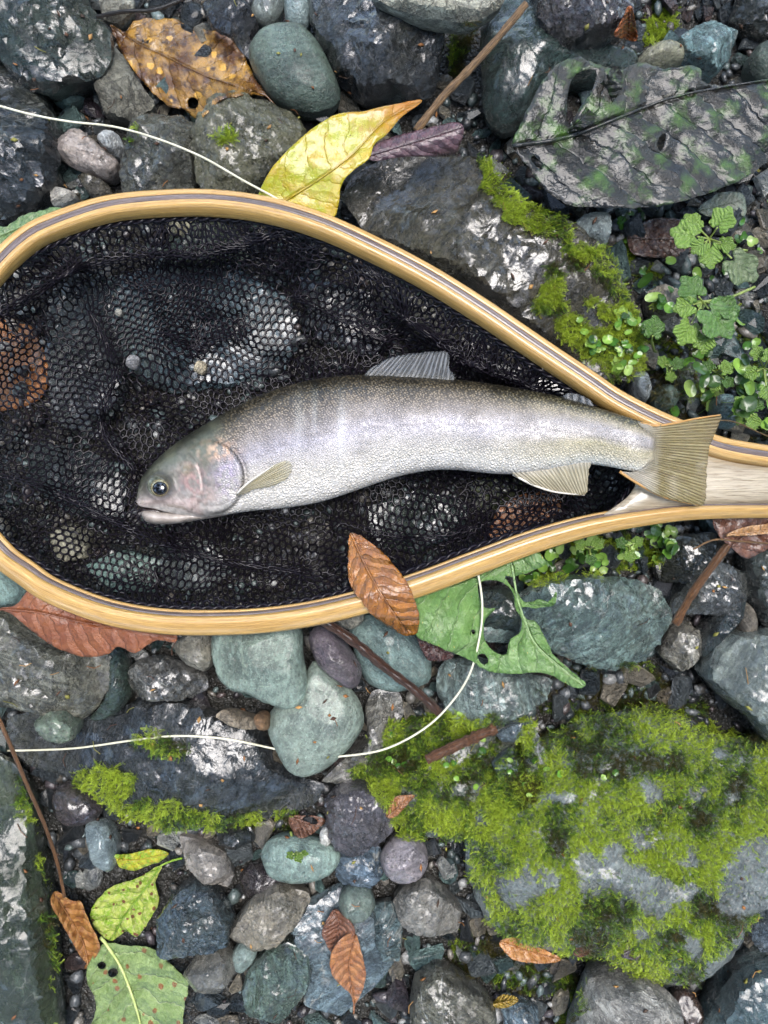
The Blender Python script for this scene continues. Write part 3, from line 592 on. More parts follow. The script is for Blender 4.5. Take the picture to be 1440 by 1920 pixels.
# the finer gravel: far too many to count
def gravel(n):
    P = np.stack([RNG.uniform(-140, 1580, n), RNG.uniform(-140, 2060, n)], -1)
    P = P[~covered(P, 0)]
    m = len(P); r = np.clip(RNG.lognormal(1.95, 0.45, m), 2.4, 16)
    pal = np.array([hexc(c, .5) for n_, cl_, w in PCOL for c in cl_ for _ in range(max(1, int(w * 30 / len(cl_))))])
    C = pal[RNG.integers(len(pal), size=m)] * RNG.uniform(0.6, 1.5, (m, 1)); C = C * .6 + C.mean(1, keepdims=True) * .4
    k = len(IV1); rr = r * KPX * HC
    base = at(P[:, 0], P[:, 1], 0.002)
    z = np.array([height_at(b[0], b[1]) for b in base])
    ok = z < .008; P, r, C, rr, base, z = P[ok], r[ok], C[ok], rr[ok], base[ok], z[ok]; m = len(P)
    for q_ in LZ:
        ok = ~inpoly(P, q_); P, r, C, rr, base, z = P[ok], r[ok], C[ok], rr[ok], base[ok], z[ok]; m = len(P)
    base[:, 2] = z + rr * 0.25 + RNG.random(m) ** 2 * 0.004
    ang = RNG.uniform(0, 6.283, m); sc = np.stack([RNG.uniform(.9, 1.5, m), RNG.uniform(.6, 1.0, m), RNG.uniform(.45, .8, m)], -1) * rr[:, None]
    V = IV1[None] * (1 + RNG.uniform(-.22, .22, (m, k, 1))) * sc[:, None]
    tl = RNG.uniform(-.5, .5, m); V = np.stack([V[..., 0], V[..., 1] * np.cos(tl)[:, None] - V[..., 2] * np.sin(tl)[:, None], V[..., 1] * np.sin(tl)[:, None] + V[..., 2] * np.cos(tl)[:, None]], -1)
    ca, sa = np.cos(ang)[:, None], np.sin(ang)[:, None]
    V = np.stack([V[..., 0] * ca - V[..., 1] * sa, V[..., 0] * sa + V[..., 1] * ca, V[..., 2]], -1) + base[:, None]
    F = (IF1[None] + (np.arange(m) * k)[:, None, None]).reshape(-1, 3)
    s = NT('gravel_chips'); at_ = s.n('ShaderNodeVertexColor', layer_name='Col'); tc = s.n('ShaderNodeTexCoord'); nn = s.noise(tc.outputs['Object'], 900, 3)
    c = s.mix(s.ramp(nn, 0.35, 0.7), s.mix(1.0, at_.outputs[0], (.6, .6, .6), 'MULTIPLY'), s.mix(1.0, at_.outputs[0], (1.3, 1.3, 1.3), 'MULTIPLY'))
    m_ = s.done(s.bsdf(c, 0.3, s.bump(nn, 0.0005), 0.5, 0.2))
    o = mk('gravel', V.reshape(-1, 3), F, m_, None, True, col=np.repeat(C, k, 0), origin=(0, 0, 0))
    tag(o, 'fine wet gravel filling the gaps between the stones', 'gravel', kind='stuff')
gravel(11000)
# ------------------------------------------------------------------ the fish: outline in pixels, heights in metres
FTOP = np.array([(256,936),(258,915),(266,893),(285,870),(310,846),(340,823),(370,804),(400,786),(440,763),(480,743),(520,728),(560,717),(600,709),(650,703),(700,702),(750,704),(800,707),(850,711),(900,716),(950,724),(1000,733),(1050,744),(1100,757),(1150,773),(1190,786),(1216,795),(1240,812)], float)
FBOT = np.array([(256,942),(259,948),(268,951),(286,953),(311,960),(342,967),(372,970),(402,968),(441,962),(480,957),(520,954),(560,949),(600,942),(650,926),(700,908),(750,892),(800,882),(850,880),(900,886),(950,890),(1000,886),(1050,878),(1100,869),(1150,876),(1190,885),(1216,885),(1240,866)], float)
FX = (FTOP[:, 0] + FBOT[:, 0]) / 2
FW = np.interp(FX, [256, 262, 285, 340, 450, 600, 800, 1000, 1150, 1216, 1240], [.0015, .0045, .0085, .0135, .0185, .0205, .019, .014, .0078, .0034, .0003])
FZ = np.interp(FX, [256, 400, 650, 850, 1000, 1100, 1200, 1240], [.030, .032, .034, .038, .0455, .0525, .0645, .0650])
def build_fish():
    nU, nT = 250, 112
    s = np.r_[0, np.linspace(.004, .3, 112), np.linspace(.3, 1, nU - 112)[1:]]; nU = len(s)
    x = 256 + s * 984.0
    def ev(A): return np.stack([np.interp(x, FX, A[:, 0]), np.interp(x, FX, A[:, 1])], -1)
    def sm(a, k=5):
        kern = np.ones(k) / k; p = np.pad(a, (k // 2, k // 2), mode='edge'); return np.convolve(p, kern, 'valid')
    top, bot = ev(FTOP), ev(FBOT); w = np.interp(x, FX, FW); zc = np.interp(x, FX, FZ)
    for A in (top, bot):
        A[8:, 1] = sm(A[:, 1], 9)[8:]; A[8:, 0] = sm(A[:, 0], 9)[8:]
    w = sm(w, 9); w[0] = .0008; zc = sm(zc, 9)
    th = np.linspace(0, 2 * np.pi, nT, endpoint=False)
    cz, sz = np.cos(th), np.sin(th)
    sz2 = np.sign(sz) * np.abs(sz) ** 0.92
    mid = (top + bot) / 2; half = (top - bot) / 2
    px = mid[:, None] + half[:, None] * cz[None, :, None]
    z = zc[:, None] + w[:, None] * sz2[None, :]
    upside = np.clip(sz, 0, 1)[None, :] ** 0.5
    X, Y = px[..., 0], px[..., 1]; P2 = np.stack([X, Y], -1)
    # raised gill cover, cheek plates, jaw bone, eye socket, lateral line
    GRV = []
    OP = spline([(352,842),(380,826),(412,830),(440,850),(456,884),(452,922),(436,948),(408,962),(370,958),(345,930),(335,880)], 90, True)
    dop = polydist(P2, OP); iop = inpoly(P2, OP); sd_ = np.where(iop, dop, -dop)
    rise = .0022 * sstep(-1.5, 7, sd_) * (0.35 + 0.65 * sstep(360, 430, X)) - .0012 * np.exp(-((sd_ + 4) / 3.5) ** 2) * sstep(380, 420, X)
    PRE = spline([(352,850),(372,872),(380,905),(378,935),(360,955)], 40); dpre = polydist(P2, PRE, False)
    rise -= .0008 * np.exp(-(dpre / 3.0) ** 2)
    rise += .0007 * fbm(P2 / 13.0, 31, 3) * sstep(-2, 8, sd_)
    for gp_ in ([(345,955),(375,966),(410,962)], [(372,940),(400,948),(430,938)], [(380,905),(405,912),(440,918)]):
        dg_ = polydist(P2, spline(gp_, 30), False); rise -= .0005 * np.exp(-(dg_ / 2.2) ** 2); GRV.append(dg_)
    MX = spline([(266,944),(290,940),(320,941),(350,948),(374,960)], 40); dmx = polydist(P2, MX, False)
    rise += .0011 * np.exp(-(dmx / 6.5) ** 2)
    deye = np.hypot(X - 300, (Y - 912) * 1.0)
    rise += .0010 * np.exp(-((deye - 25) / 6.0) ** 2) - .0012 * sstep(24, 12, deye)
    rise += .0004 * vnoise(P2 / 26.0, 4) * sstep(460, 430, X)
    PF = np.hypot(X - 448, Y - 925); rise -= .0008 * np.exp(-(PF / 9) ** 2)
    z = z + rise * upside
    V = at(X.ravel(), Y.ravel(), z.ravel())
    F = [tuple(f) for f in grid_faces(nU, nT, True)] + [tuple(range(nT))[::-1], tuple((nU - 1) * nT + k for k in range(nT))]
    # pigment, plus a lavender sky sheen painted into the mid flank
    v = (1 - cz)[None, :] / 2 + 0 * X                       # 0 back .. 1 belly
    def c(h): return np.array(hexc(h))
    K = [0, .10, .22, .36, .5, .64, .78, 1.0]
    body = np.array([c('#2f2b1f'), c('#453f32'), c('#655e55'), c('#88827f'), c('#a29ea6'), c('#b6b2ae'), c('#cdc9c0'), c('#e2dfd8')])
    tailp = np.array([c('#36362a'), c('#56533f'), c('#8f8878'), c('#9a9696'), c('#a09b98'), c('#aaa284'), c('#b7b098'), c('#cbcac3')])
    head = np.array([c('#2f3129'), c('#43463a'), c('#5e6053'), c('#7d7b70'), c('#8a867d'), c('#98928c'), c('#b0aaa4'), c('#c6c3bf')])
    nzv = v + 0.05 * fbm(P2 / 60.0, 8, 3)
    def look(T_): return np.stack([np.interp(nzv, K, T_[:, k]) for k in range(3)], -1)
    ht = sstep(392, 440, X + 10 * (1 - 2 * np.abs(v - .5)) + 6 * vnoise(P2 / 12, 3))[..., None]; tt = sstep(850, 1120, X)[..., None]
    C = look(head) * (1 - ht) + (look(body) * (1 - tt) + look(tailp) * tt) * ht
    # parr shadows and pale rub marks
    for (mx, my, sx, sy, a) in ((612, 760, 24, 60, -.28), (560, 790, 10, 50, .22), (640, 800, 8, 55, .2), (590, 770, 5, 45, .25), (505, 815, 16, 30, -.15)):
        g = np.exp(-((X - mx) / sx) ** 2 - ((Y - my) / sy) ** 2)[..., None]; C = C * (1 + a * g) + (g * .05 * np.array([.5, .8, .9]) if a > 0 else 0)
    # pink and gold sheen plates on the cheek
    for (mx, my, sx, sy, cc_, a) in ((362, 905, 26, 38, '#bb9492', .9), (412, 846, 28, 18, '#cfa98a', .95), (425, 900, 22, 30, '#b3a4c0', .9), (385, 930, 24, 22, '#c4aea4', .7), (350, 880, 12, 12, '#7d7a52', .6)):
        g = (np.exp(-((X - mx) / sx) ** 2 - ((Y - my) / sy) ** 2) * sstep(-.25, .35, fbm(P2 / 7.0, 12, 4)))[..., None] * a; g = np.clip(g, 0, 1); C = C * (1 - g) + c(cc_) * g
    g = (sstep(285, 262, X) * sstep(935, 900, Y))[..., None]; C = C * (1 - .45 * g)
    g = np.exp(-(dmx / 9) ** 2)[..., None] * sstep(.3, .6, v)[..., None]; C = C * (1 - .6 * g) + c('#c2aba6') * .6 * g
    g = sstep(36, 24, deye)[..., None]; C = C * (1 - .55 * g)
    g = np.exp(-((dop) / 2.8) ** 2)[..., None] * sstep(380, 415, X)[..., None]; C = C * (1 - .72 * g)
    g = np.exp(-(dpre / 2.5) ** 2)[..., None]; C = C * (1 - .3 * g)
    C = C * (1 + .5 * fbm(P2 / 4.0, 44, 3)[..., None] * (1 - ht))
    LL = spline([(452,872),(560,822),(700,800),(850,796),(1000,802),(1130,822),(1225,842)], 80); g = np.exp(-(polydist(P2, LL, False) / 1.6) ** 2)[..., None]; C = C * (1 - .28 * g)
    C = C * (1 + .30 * fbm(P2 / np.array([34., 60.]), 61, 3)[..., None] * sstep(.85, .5, v)[..., None] + .14 * fbm(P2 / 9.0, 62, 3)[..., None])
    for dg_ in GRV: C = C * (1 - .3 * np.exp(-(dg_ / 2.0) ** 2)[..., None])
    olive = (np.clip(fbm(P2 / 16.0, 71, 4) * 1.6 + .25, 0, 1) * sstep(.75, .3, v))[..., None] * (1 - ht) * .55; C = C * (1 - olive) + c('#5d5f4c') * olive
    C = C * (1 - .30 * sstep(.16, .0, v)[..., None])
    C = C * (1 - .33 * sstep(.18, .5, v)[..., None] + .16 * sstep(.72, 1.0, v)[..., None])
    scale = (ht[..., 0] * np.clip(sstep(1240, 1205, X), 0, 1))
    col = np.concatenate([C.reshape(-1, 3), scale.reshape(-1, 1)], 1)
    uv = np.stack([X, Y], -1).reshape(-1, 2) / 1000.0
    s_ = NT('fish_skin'); at_ = s_.n('ShaderNodeVertexColor', layer_name='Col'); u = s_.n('ShaderNodeUVMap')
    mp = s_.n('ShaderNodeMapping'); s_.l(u.outputs[0], mp.inputs[0]); mp.inputs['Scale'].default_value = (1, 1.25, 1); mp.inputs['Rotation'].default_value = (0, 0, .5)
    vo = s_.voro(mp.outputs[0], 205, 'F1', 0.6)
    sc = s_.ramp(vo.outputs['Distance'], 0.25, 0.62, 1.0, 0.0); msk = at_.outputs['Alpha']
    nb = s_.noise(u.outputs[0], 14, 4); nf = s_.noise(u.outputs[0], 120, 4, .7)
    lum = s_.n('ShaderNodeRGBToBW'); s_.l(at_.outputs[0], lum.inputs[0])
    contrast = s_.math('MULTIPLY', s_.ramp(lum.outputs[0], 0.02, 0.22, 1.0, 0.2), msk)
    dk = s_.mix(1.0, at_.outputs[0], (.34, .33, .32), 'MULTIPLY'); lt = s_.mix(1.0, at_.outputs[0], (2.1, 2.0, 1.8), 'MULTIPLY')
    scl = s_.mix(sc, dk, lt); base = s_.mix(contrast, at_.outputs[0], scl)
    base = s_.mix(s_.math('MULTIPLY', s_.ramp(vo.outputs['Color'], .2, .8), s_.math('MULTIPLY', msk, .35)), base, s_.mix(1.0, base, (1.4, 1.4, 1.5), 'MULTIPLY'))
    base = s_.mix(s_.ramp(nf, .55, .8, 0, .35), base, s_.mix(1.0, base, (.5, .5, .5), 'MULTIPLY'))
    h = s_.math('MULTIPLY', sc, msk)
    sep = s_.n('ShaderNodeSeparateColor'); s_.l(vo.outputs['Color'], sep.inputs[0])
    h2 = s_.math('MULTIPLY', s_.math('MULTIPLY', sep.outputs[0], sc), msk)
    b1 = s_.bump(s_.math('ADD', h, h2), .00022); b2 = s_.bump(nf, .00025, s_.math('SUBTRACT', 1.0, s_.math('MULTIPLY', msk, .5)), b1)
    b = s_.bsdf(base, s_.ramp(nb, .3, .7, .3, .46), b2, .55, .2, .12, .26)
    m = s_.done(b)
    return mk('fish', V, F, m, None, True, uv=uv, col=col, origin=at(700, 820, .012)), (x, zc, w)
fish, (fx_, fzc_, fw_) = build_fish()
tag(fish, 'silvery char with dark back lying on its side in the landing net', 'fish')
def fish_top(px, py):
    t = np.interp(px, FX, FTOP[:, 1]); b = np.interp(px, FX, FBOT[:, 1]); zc = np.interp(px, FX, FZ); w = np.interp(px, FX, FW)
    v = np.clip((py - (t + b) / 2) / ((b - t) / 2), -1, 1); return zc + w * np.maximum(1 - v * v, 0) ** .46
# lower jaw, mouth lining
def blob_outline(name, outline, zmid, thick, mat, parent, g=5, col=None, exp=.5, n=90):
    o = spline(outline, n, True); v, f = cdt(o, g=g); d = polydist(v, o); dm = max(d.max(), 1e-6)
    on = d < 1e-3
    t = np.clip(1 - (1 - d / dm) ** 2, 0, 1) ** exp
    zm = zmid(v) if callable(zmid) else zmid
    Vt = at(v[:, 0], v[:, 1], zm + thick * t); Vb = at(v[:, 0], v[:, 1], zm - thick * t * .8 - .0002)
    k = len(v); be = {}
    for q in f:
        for a, b in ((q[0], q[1]), (q[1], q[2]), (q[2], q[0])): be[(a, b)] = 1
    sd2 = [(b, a, a + k, b + k) for (a, b) in be if (b, a) not in be]
    return mk(name, np.concatenate([Vt, Vb]), [tuple(q) for q in f] + [tuple(x + k for x in q[::-1]) for q in f] + sd2, mat, parent, True, uv=np.concatenate([v, v]) / 1000.0)
def skin(name, ca, cb, rough=.35, scale=60):
    s = NT(name); tc = s.n('ShaderNodeUVMap'); n = s.noise(tc.outputs[0], scale, 4, .6)
    return s.done(s.bsdf(s.mix(s.ramp(n, .3, .7), ca, cb), rough, s.bump(n, .0003), .5, .4, 0, .15))
JAW = skin('jaw_skin', hexc('#a9a29b'), hexc('#857c75'))
blob_outline('lower_jaw', [(265,963),(270,957),(285,957),(300,959),(330,960),(370,958),(420,952),(440,958),(425,966),(380,974),(330,982),(300,983),(278,980),(269,973)], .0275, .0075, JAW, fish)
blob_outline('mouth_lining', [(264,952),(290,950),(306,956),(300,966),(280,966),(268,962)], .026, .003, skin('mouth_dark', hexc('#2a1d1c'), hexc('#120c0c')), fish)
blob_outline('jaw_bone', [(258,940),(268,935),(295,933),(325,936),(352,944),(374,956),(372,963),(350,959),(315,953),(280,950),(260,948)], lambda v: fish_top(v[:, 0], np.minimum(v[:, 1], np.interp(v[:, 0], FX, FBOT[:, 1]) - 4)) - .0012, .0019, skin('jaw_bone_skin', hexc('#a3988f'), hexc('#79706a')), fish, g=4)
# eye
ez = float(fish_top(300, 914))
def eye_part(name, r, h, dz, mat, cx=300.0, cy=914.5, sy=.9, parent=None):
    n, k = 40, 10; rows = []
    for i in range(k):
        a = i / (k - 1) * math.pi / 2; an = np.linspace(0, 2 * np.pi, n, endpoint=False)
        rows.append(at(cx + r * math.sin(a) * np.cos(an), cy + r * sy * math.sin(a) * np.sin(an), ez + dz + h * math.cos(a)))
    V = np.concatenate(rows); return mk(name, V, grid_faces(k, n, True)[:, ::-1].copy(), mat, parent or fish, True, uv=to_px(V) / 1000.0)
eb_ = eye_part('eye_socket', 25, .0024, -.0022, skin('eye_socket_skin', hexc('#6b7060'), hexc('#2c2e28'), .2), 301, 911)
s = NT('iris'); uvn = s.n('ShaderNodeUVMap'); n = s.noise(uvn.outputs[0], 300, 3); IRIS = s.done(s.bsdf(s.mix(s.ramp(n, .3, .7), hexc('#a89a6c'), hexc('#7f7c68')), .25, None, .5, 1.0, .6, .03))
s = NT('pupil'); PUP = s.done(s.bsdf((.004, .004, .006), .05, None, .6, 1.0, 0, .02))
eye_ = eye_part('eye', 18.5, .0026, -.0010, IRIS); eye_part('pupil', 14.0, .0020, .0008, PUP, 300, 915.5, .9, eye_)
blob_outline('nostril', [(280,893),(284,890),(288,893),(287,898),(282,898)], lambda v: fish_top(v[:, 0], v[:, 1]) + .0002, .0003, skin('nostril_dark', hexc('#1c1a18'), hexc('#2a2622')), fish, g=2, n=20)
# fins: webs stiffened by rays that fan from the base
def fin_mat(name, c1, c2, c3, alpha=.35, root=(.4, .37, .31)):
    s = NT(name); uvn = s.n('ShaderNodeUVMap'); sx = s.n('ShaderNodeSeparateXYZ'); s.l(uvn.outputs[0], sx.inputs[0])
    n = s.noise(uvn.outputs[0], 7, 4); vc = s.n('ShaderNodeVertexColor', layer_name='Col'); fsep = s.n('ShaderNodeSeparateColor'); s.l(vc.outputs[0], fsep.inputs[0]); fade = fsep.outputs[0]
    n8 = s.noise(uvn.outputs[0], 1.3, 3, .6); mpx = s.n('ShaderNodeMapping'); s.l(uvn.outputs[0], mpx.inputs[0]); mpx.inputs['Scale'].default_value = (1.6, 1.2, 1); n9 = s.noise(mpx.outputs[0], 1.0, 4, .65)
    ray = s.math('ABSOLUTE', s.math('SUBTRACT', s.math('FRACT', s.math('ADD', sx.outputs[0], s.math('MULTIPLY', n8, 1.1))), .5))
    r = s.ramp(ray, .12, .42, 1.0, 0.0)
    c = s.mix(s.math('MULTIPLY', r, s.ramp(n9, .3, .6)), c1, c2); c = s.mix(s.ramp(n9, .5, .7, 0, .8), c, c3); c = s.mix(s.ramp(n, .45, .7, 0, .35), c, c3)
    c = s.mix(s.ramp(sx.outputs[1], .75, 1.0, 0, .5), c, c3)
    c = s.mix(s.ramp(s.math('ADD', sx.outputs[1], s.math('MULTIPLY', s.math('SUBTRACT', n9, .5), .25)), .0, .26, .8, 0.0), c, root)
    b = s.bsdf(c, .36, s.bump(s.math('ADD', r, n9), .0004), .5, .12, 0, .25)
    tr = s.n('ShaderNodeBsdfTransparent'); mx = s.n('ShaderNodeMixShader'); s.l(s.math('MAXIMUM', s.math('MULTIPLY', s.math('SUBTRACT', 1.0, s.math('MULTIPLY', r, .6)), alpha), fade), mx.inputs[0])
    s.l(b.outputs[0], mx.inputs[1]); s.l(tr.outputs[0], mx.inputs[2]); return s.done(mx.outputs[0])
BODY = np.r_[FTOP, FBOT[::-1]]
def fin(name, outline, base0, base1, nray, zf, mat, thick=.0005, n=120, g=6, wav=.0006, fade=True):
    """The base runs base0-base1; u counts the rays across the fan, v runs from the base out."""
    o = spline(outline, n, True); o = o + np.stack([fbm(o / 5.0, 3, 2), fbm(o / 5.0, 8, 2)], -1) * 1.8; v, f = cdt(o, g=g); b0, b1 = np.array(base0, float), np.array(base1, float)
    e = b1 - b0; L = np.linalg.norm(e); e /= L; q = v - (b0 + b1) / 2; al = q @ e; nrm = np.array([-e[1], e[0]])
    if (o.mean(0) - (b0 + b1) / 2) @ nrm < 0: nrm = -nrm
    ou = q @ nrm; mx = max(ou.max(), 1); spread = np.ptp(al[ou > .7 * mx]) / L; ctr = al[ou > .7 * mx].mean()
    tt = np.clip(ou / mx, -.2, 1); u = (al - ctr * tt) / (L * (1 + (spread - 1) * tt)) + .5
    ray = np.cos(u * nray * 2 * np.pi)
    z = zf(v, tt) + wav * .2 * ray * np.clip(tt, 0, 1) + wav * vnoise(v / 25.0, 3)
    V = at(v[:, 0], v[:, 1], z); dep = np.where(inpoly(v, BODY), polydist(v, BODY), 0); fd = sstep(1, 20, dep) if fade else 0 * dep; ob = mk(name, V, f, mat, fish, True, uv=np.stack([u * nray, tt], -1), col=np.stack([fd, fd, fd], -1))
    sm_ = ob.modifiers.new('thickness', 'SOLIDIFY'); sm_.thickness = thick; sm_.offset = 0
    return ob
FM_T = fin_mat('tail_fin_web', hexc('#6f6136'), hexc('#9c946e'), hexc('#4c341a'), .42)
FM_D = fin_mat('dorsal_fin_web', hexc('#3a3d40'), hexc('#75797d'), hexc('#484b4d'), .5, (.08, .08, .07))
FM_A = fin_mat('anal_fin_web', hexc('#8a836c'), hexc('#b5ae98'), hexc('#a59a7c'), .25)
FM_P = fin_mat('pectoral_fin_web', hexc('#a3976f'), hexc('#bdb492'), hexc('#b3b0a6'), .62, (.3, .28, .22))
fin('tail_fin', [(1196,792),(1230,797),(1262,794),(1305,785),(1340,778),(1353,779),(1346,800),(1337,822),(1329,842),(1326,870),(1324,905),(1322,940),(1314,948),(1285,942),(1240,930),(1205,912),(1172,890),(1160,884),(1195,884),(1212,870),(1216,835),(1208,806)], (1212,795), (1205,888), 26, lambda v, t: np.maximum(np.where(v[:, 0] < 1240, fish_top(v[:, 0], v[:, 1]), 0) + .0004, .0654 - .004 * np.clip(t, 0, 1) + .0005 * np.sin(v[:, 1] / 18)), FM_T, g=5)
fin('anal_fin', [(958,886),(985,880),(1030,872),(1075,864),(1106,862),(1104,885),(1102,910),(1098,927),(1075,928),(1040,923),(1008,913),(980,900)], (968,884), (1104,864), 18, lambda v, t: np.interp(v[:, 0], FX, FZ) + .004 - .006 * np.clip(t, 0, 1), FM_A, g=5)
fin('dorsal_fin', [(686,700),(705,685),(735,670),(780,662),(815,659),(836,660),(843,672),(842,690),(852,712),(800,718),(740,714),(695,710)], (692,706), (850,714), 16, lambda v, t: np.interp(v[:, 0], FX, FZ) + .004 - .003 * np.clip(t, 0, 1), FM_D, g=5)
fin('adipose_fin', [(1056,742),(1072,738),(1092,742),(1110,754),(1112,764),(1095,764),(1070,756)], (1062,750), (1108,764), 3, lambda v, t: np.interp(v[:, 0], FX, FZ) + .001 + 0 * t, FM_D, .0012, 50, 4)
fin('pectoral_fin', [(443,926),(462,908),(490,888),(520,870),(540,864),(546,874),(545,888),(530,903),(505,912),(475,918),(455,928)], (446,930), (446,920), 9, lambda v, t: fish_top(v[:, 0], v[:, 1]) + .0022, FM_P, .0005, 80, 4, .0004, False)
# thick leading rays
def ray_tube(name, pts, z, r0, r1, mat):
    p = spline(pts, 24); zz = z(p); v, f, uv = tube(at(p[:, 0], p[:, 1], zz), np.linspace(r0, r1, 24), 6); return mk(name, v, f, mat, fish, True, uv=uv)
RAYM = skin('fin_edge_amber', hexc('#b98a48'), hexc('#8f6a38'), .3, 10); RAYW = skin('fin_edge_pale', hexc('#cfccc4'), hexc('#b0a99a'), .3, 10)
ray_tube('fin_edge', [(1200,794),(1232,798),(1262,794),(1305,785),(1350,778)], lambda p: .0654 - .003 * sstep(1210, 1350, p[:, 0]), .0008, .0004, RAYM)
ray_tube('fin_edge', [(1162,884),(1195,906),(1240,930),(1285,942),(1314,948)], lambda p: .0652 - .003 * sstep(1170, 1310, p[:, 0]), .0008, .0004, RAYM)
ray_tube('fin_edge', [(962,889),(985,902),(1012,914),(1045,923),(1096,928)], lambda p: np.interp(p[:, 0], FX, FZ) + .002 - .004 * sstep(965, 1095, p[:, 0]), .0008, .0004, RAYW)
ray_tube('fin_edge', [(445,925),(462,908),(490,888),(520,870),(541,864)], lambda p: fish_top(p[:, 0], p[:, 1]) + .0022, .0007, .0003, RAYW)
# ------------------------------------------------------------------ landing net
def wood_mat(name, c1, c2, dark=0.0, rough=0.3, coat=0.8):
    s = NT(name); uv = s.n('ShaderNodeUVMap'); mp = s.n('ShaderNodeMapping'); s.l(uv.outputs[0], mp.inputs[0]); mp.inputs['Scale'].default_value = (3, 40, 1)
    n1 = s.noise(mp.outputs[0], 1.0, 5, 0.6); mp2 = s.n('ShaderNodeMapping'); s.l(uv.outputs[0], mp2.inputs[0]); mp2.inputs['Scale'].default_value = (14, 260, 1)
    n2 = s.noise(mp2.outputs[0], 1.0, 4, 0.6); n3 = s.noise(uv.outputs[0], 5, 3)
    c = s.mix(s.ramp(n1, 0.3, 0.7), c1, c2); c = s.mix(s.ramp(n2, 0.5, 0.66, 0, 0.8), c, s.mix(1.0, c2, (0.45, 0.36, 0.26), 'MULTIPLY')); c = s.mix(s.ramp(n2, 0.44, 0.32, 0, 0.6), c, s.mix(1.0, c1, (1.25, 1.2, 1.1), 'MULTIPLY'))
    n6 = s.noise(mp.outputs[0], 3.3, 5, .75); c = s.mix(s.ramp(n6, .60, .68, 0, .55), c, s.mix(1.0, c2, (.3, .22, .15), 'MULTIPLY'))
    c = s.mix(s.ramp(n3, 0.45, 0.75, 0, 0.35), c, s.mix(1.0, c1, (0.6, 0.5, 0.4), 'MULTIPLY'))
    h = s.math('ADD', n1, s.math('MULTIPLY', n2, 0.7))
    return s.done(s.bsdf(c, s.ramp(n1, 0.3, 0.7, rough * 0.8, rough * 1.3), s.bump(h, 0.0005), 0.5, coat, 0, 0.12))
W_PALE = wood_mat('pale_lacquered_wood', hexc('#cfa862'), hexc('#a07a3e'))
W_DARK = wood_mat('dark_stripe_wood', hexc('#75655f'), hexc('#3f3336'), rough=0.25)
W_GREY = wood_mat('grey_burl_wood', hexc('#a59a86'), hexc('#8f8570'), rough=0.4)
HOOP = [(1640,878),(1540,868),(1440,857),(1345,840),(1280,813),(1215,785),(1150,751),(1100,717),(1000,650),(900,582),(800,520),(700,468),(600,423),(500,394),(400,381),(300,382),(200,393),(100,425),(50,452),(0,498),(-50,560),(-95,640),(-114,740),(-107,840),(-72,940),(0,1035),(50,1075),(100,1108),(200,1146),(300,1164),(400,1167),(500,1162),(600,1147),(700,1122),(800,1090),(900,1052),(1000,1015),(1100,986),(1200,968),(1300,957),(1440,955),(1540,957),(1640,960)]
HZ = 0.0535
NH = 420
hp = spline(HOOP, NH); hw = at(hp[:, 0], hp[:, 1], HZ)
T = np.gradient(hw, axis=0); T /= np.linalg.norm(T, axis=1)[:, None]
INW = np.stack([-T[:, 1], T[:, 0], 0 * T[:, 0]], -1)     # towards the inside of the hoop
UP = np.array([0, 0, 1.0])
sN = np.linspace(0, 1, NH)
i_top = np.argmin(np.linalg.norm(hp - (400, 381), axis=1)); i_left = np.argmin(np.linalg.norm(hp - (-114, 740), axis=1)); i_bot = np.argmin(np.linalg.norm(hp - (100, 1108), axis=1)); i_thr = np.argmin(np.linalg.norm(hp - (1130, 978), axis=1))
k_ = np.arange(NH)
roll = np.interp(k_, [0, 40, i_top, i_left, i_bot, i_thr, i_thr + 40, NH], [-12, -14, -20, 15, 62, 58, 45, 40]) * math.pi / 180
W_ = np.interp(k_, [0, i_top, i_bot, i_thr - 10, i_thr + 30, NH], [.0106, .0110, .0112, .0105, .0072, .0068]); H_ = np.interp(k_, [0, i_thr - 30, i_thr + 20, NH], [.0105, .0105, .0075, .007])
ea = INW * np.cos(roll)[:, None] - UP * np.sin(roll)[:, None]    # across the laminations, towards the inside
eb = INW * np.sin(roll)[:, None] + UP * np.cos(roll)[:, None]    # the hoop's own top
net = empty('landing_net', at(600, 800, 0.03)); tag(net, 'wooden teardrop landing net with black mesh bag holding the fish', 'landing net')
def lamination(name, a0, a1, mat, inset=0.0, round_=(False, False)):
    pr = []
    b = 0.5
    r = 0.13
    lo, hi = a0, a1
    pts = []
    def arc(x, y, sx, sy): return [(x, y)]
    top = b - inset
    if round_[0]:
        pts += [(lo, -top + r * 1.2), (lo, top - r * 1.6), (lo + .06, top - r * .5), (lo + .17, top - .012), ]
    else: pts += [(lo, -top), (lo, top - .03), (lo + .02, top)]
    if round_[1]:
        pts += [(hi - .17, top - .012), (hi - .06, top - r * .5), (hi, top - r * 1.6), (hi, -top + r * 1.2), (hi - .1, -top)]
    else: pts += [(hi - .02, top), (hi, top - .03), (hi, -top)]
    if round_[0]: pts.append((lo + .1, -top))
    m = len(pts); q = np.array(pts)
    V = hw[:, None] + ea[:, None] * (q[None, :, 0, None] * W_[:, None, None]) + eb[:, None] * (q[None, :, 1, None] * H_[:, None, None])
    F = [tuple(f) for f in grid_faces(NH, m, True)] + [tuple(range(m))[::-1], tuple((NH - 1) * m + i for i in range(m))]
    pos = np.array([np.linalg.norm(q[i] - q[0]) for i in range(m)]); per = np.r_[0, np.cumsum(np.linalg.norm(np.diff(q, axis=0), axis=1))]
    uv = np.stack([np.repeat(sN * 6, m), np.tile(per * 0.25 + a0, NH)], -1)
    return mk(name, V.reshape(-1, 3), F, mat, net, True, uv=uv)
lamination('outer_lamination', -.5, -.12, W_PALE, 0, (True, False))
lamination('dark_lamination', -.119, .18, W_DARK, .012)
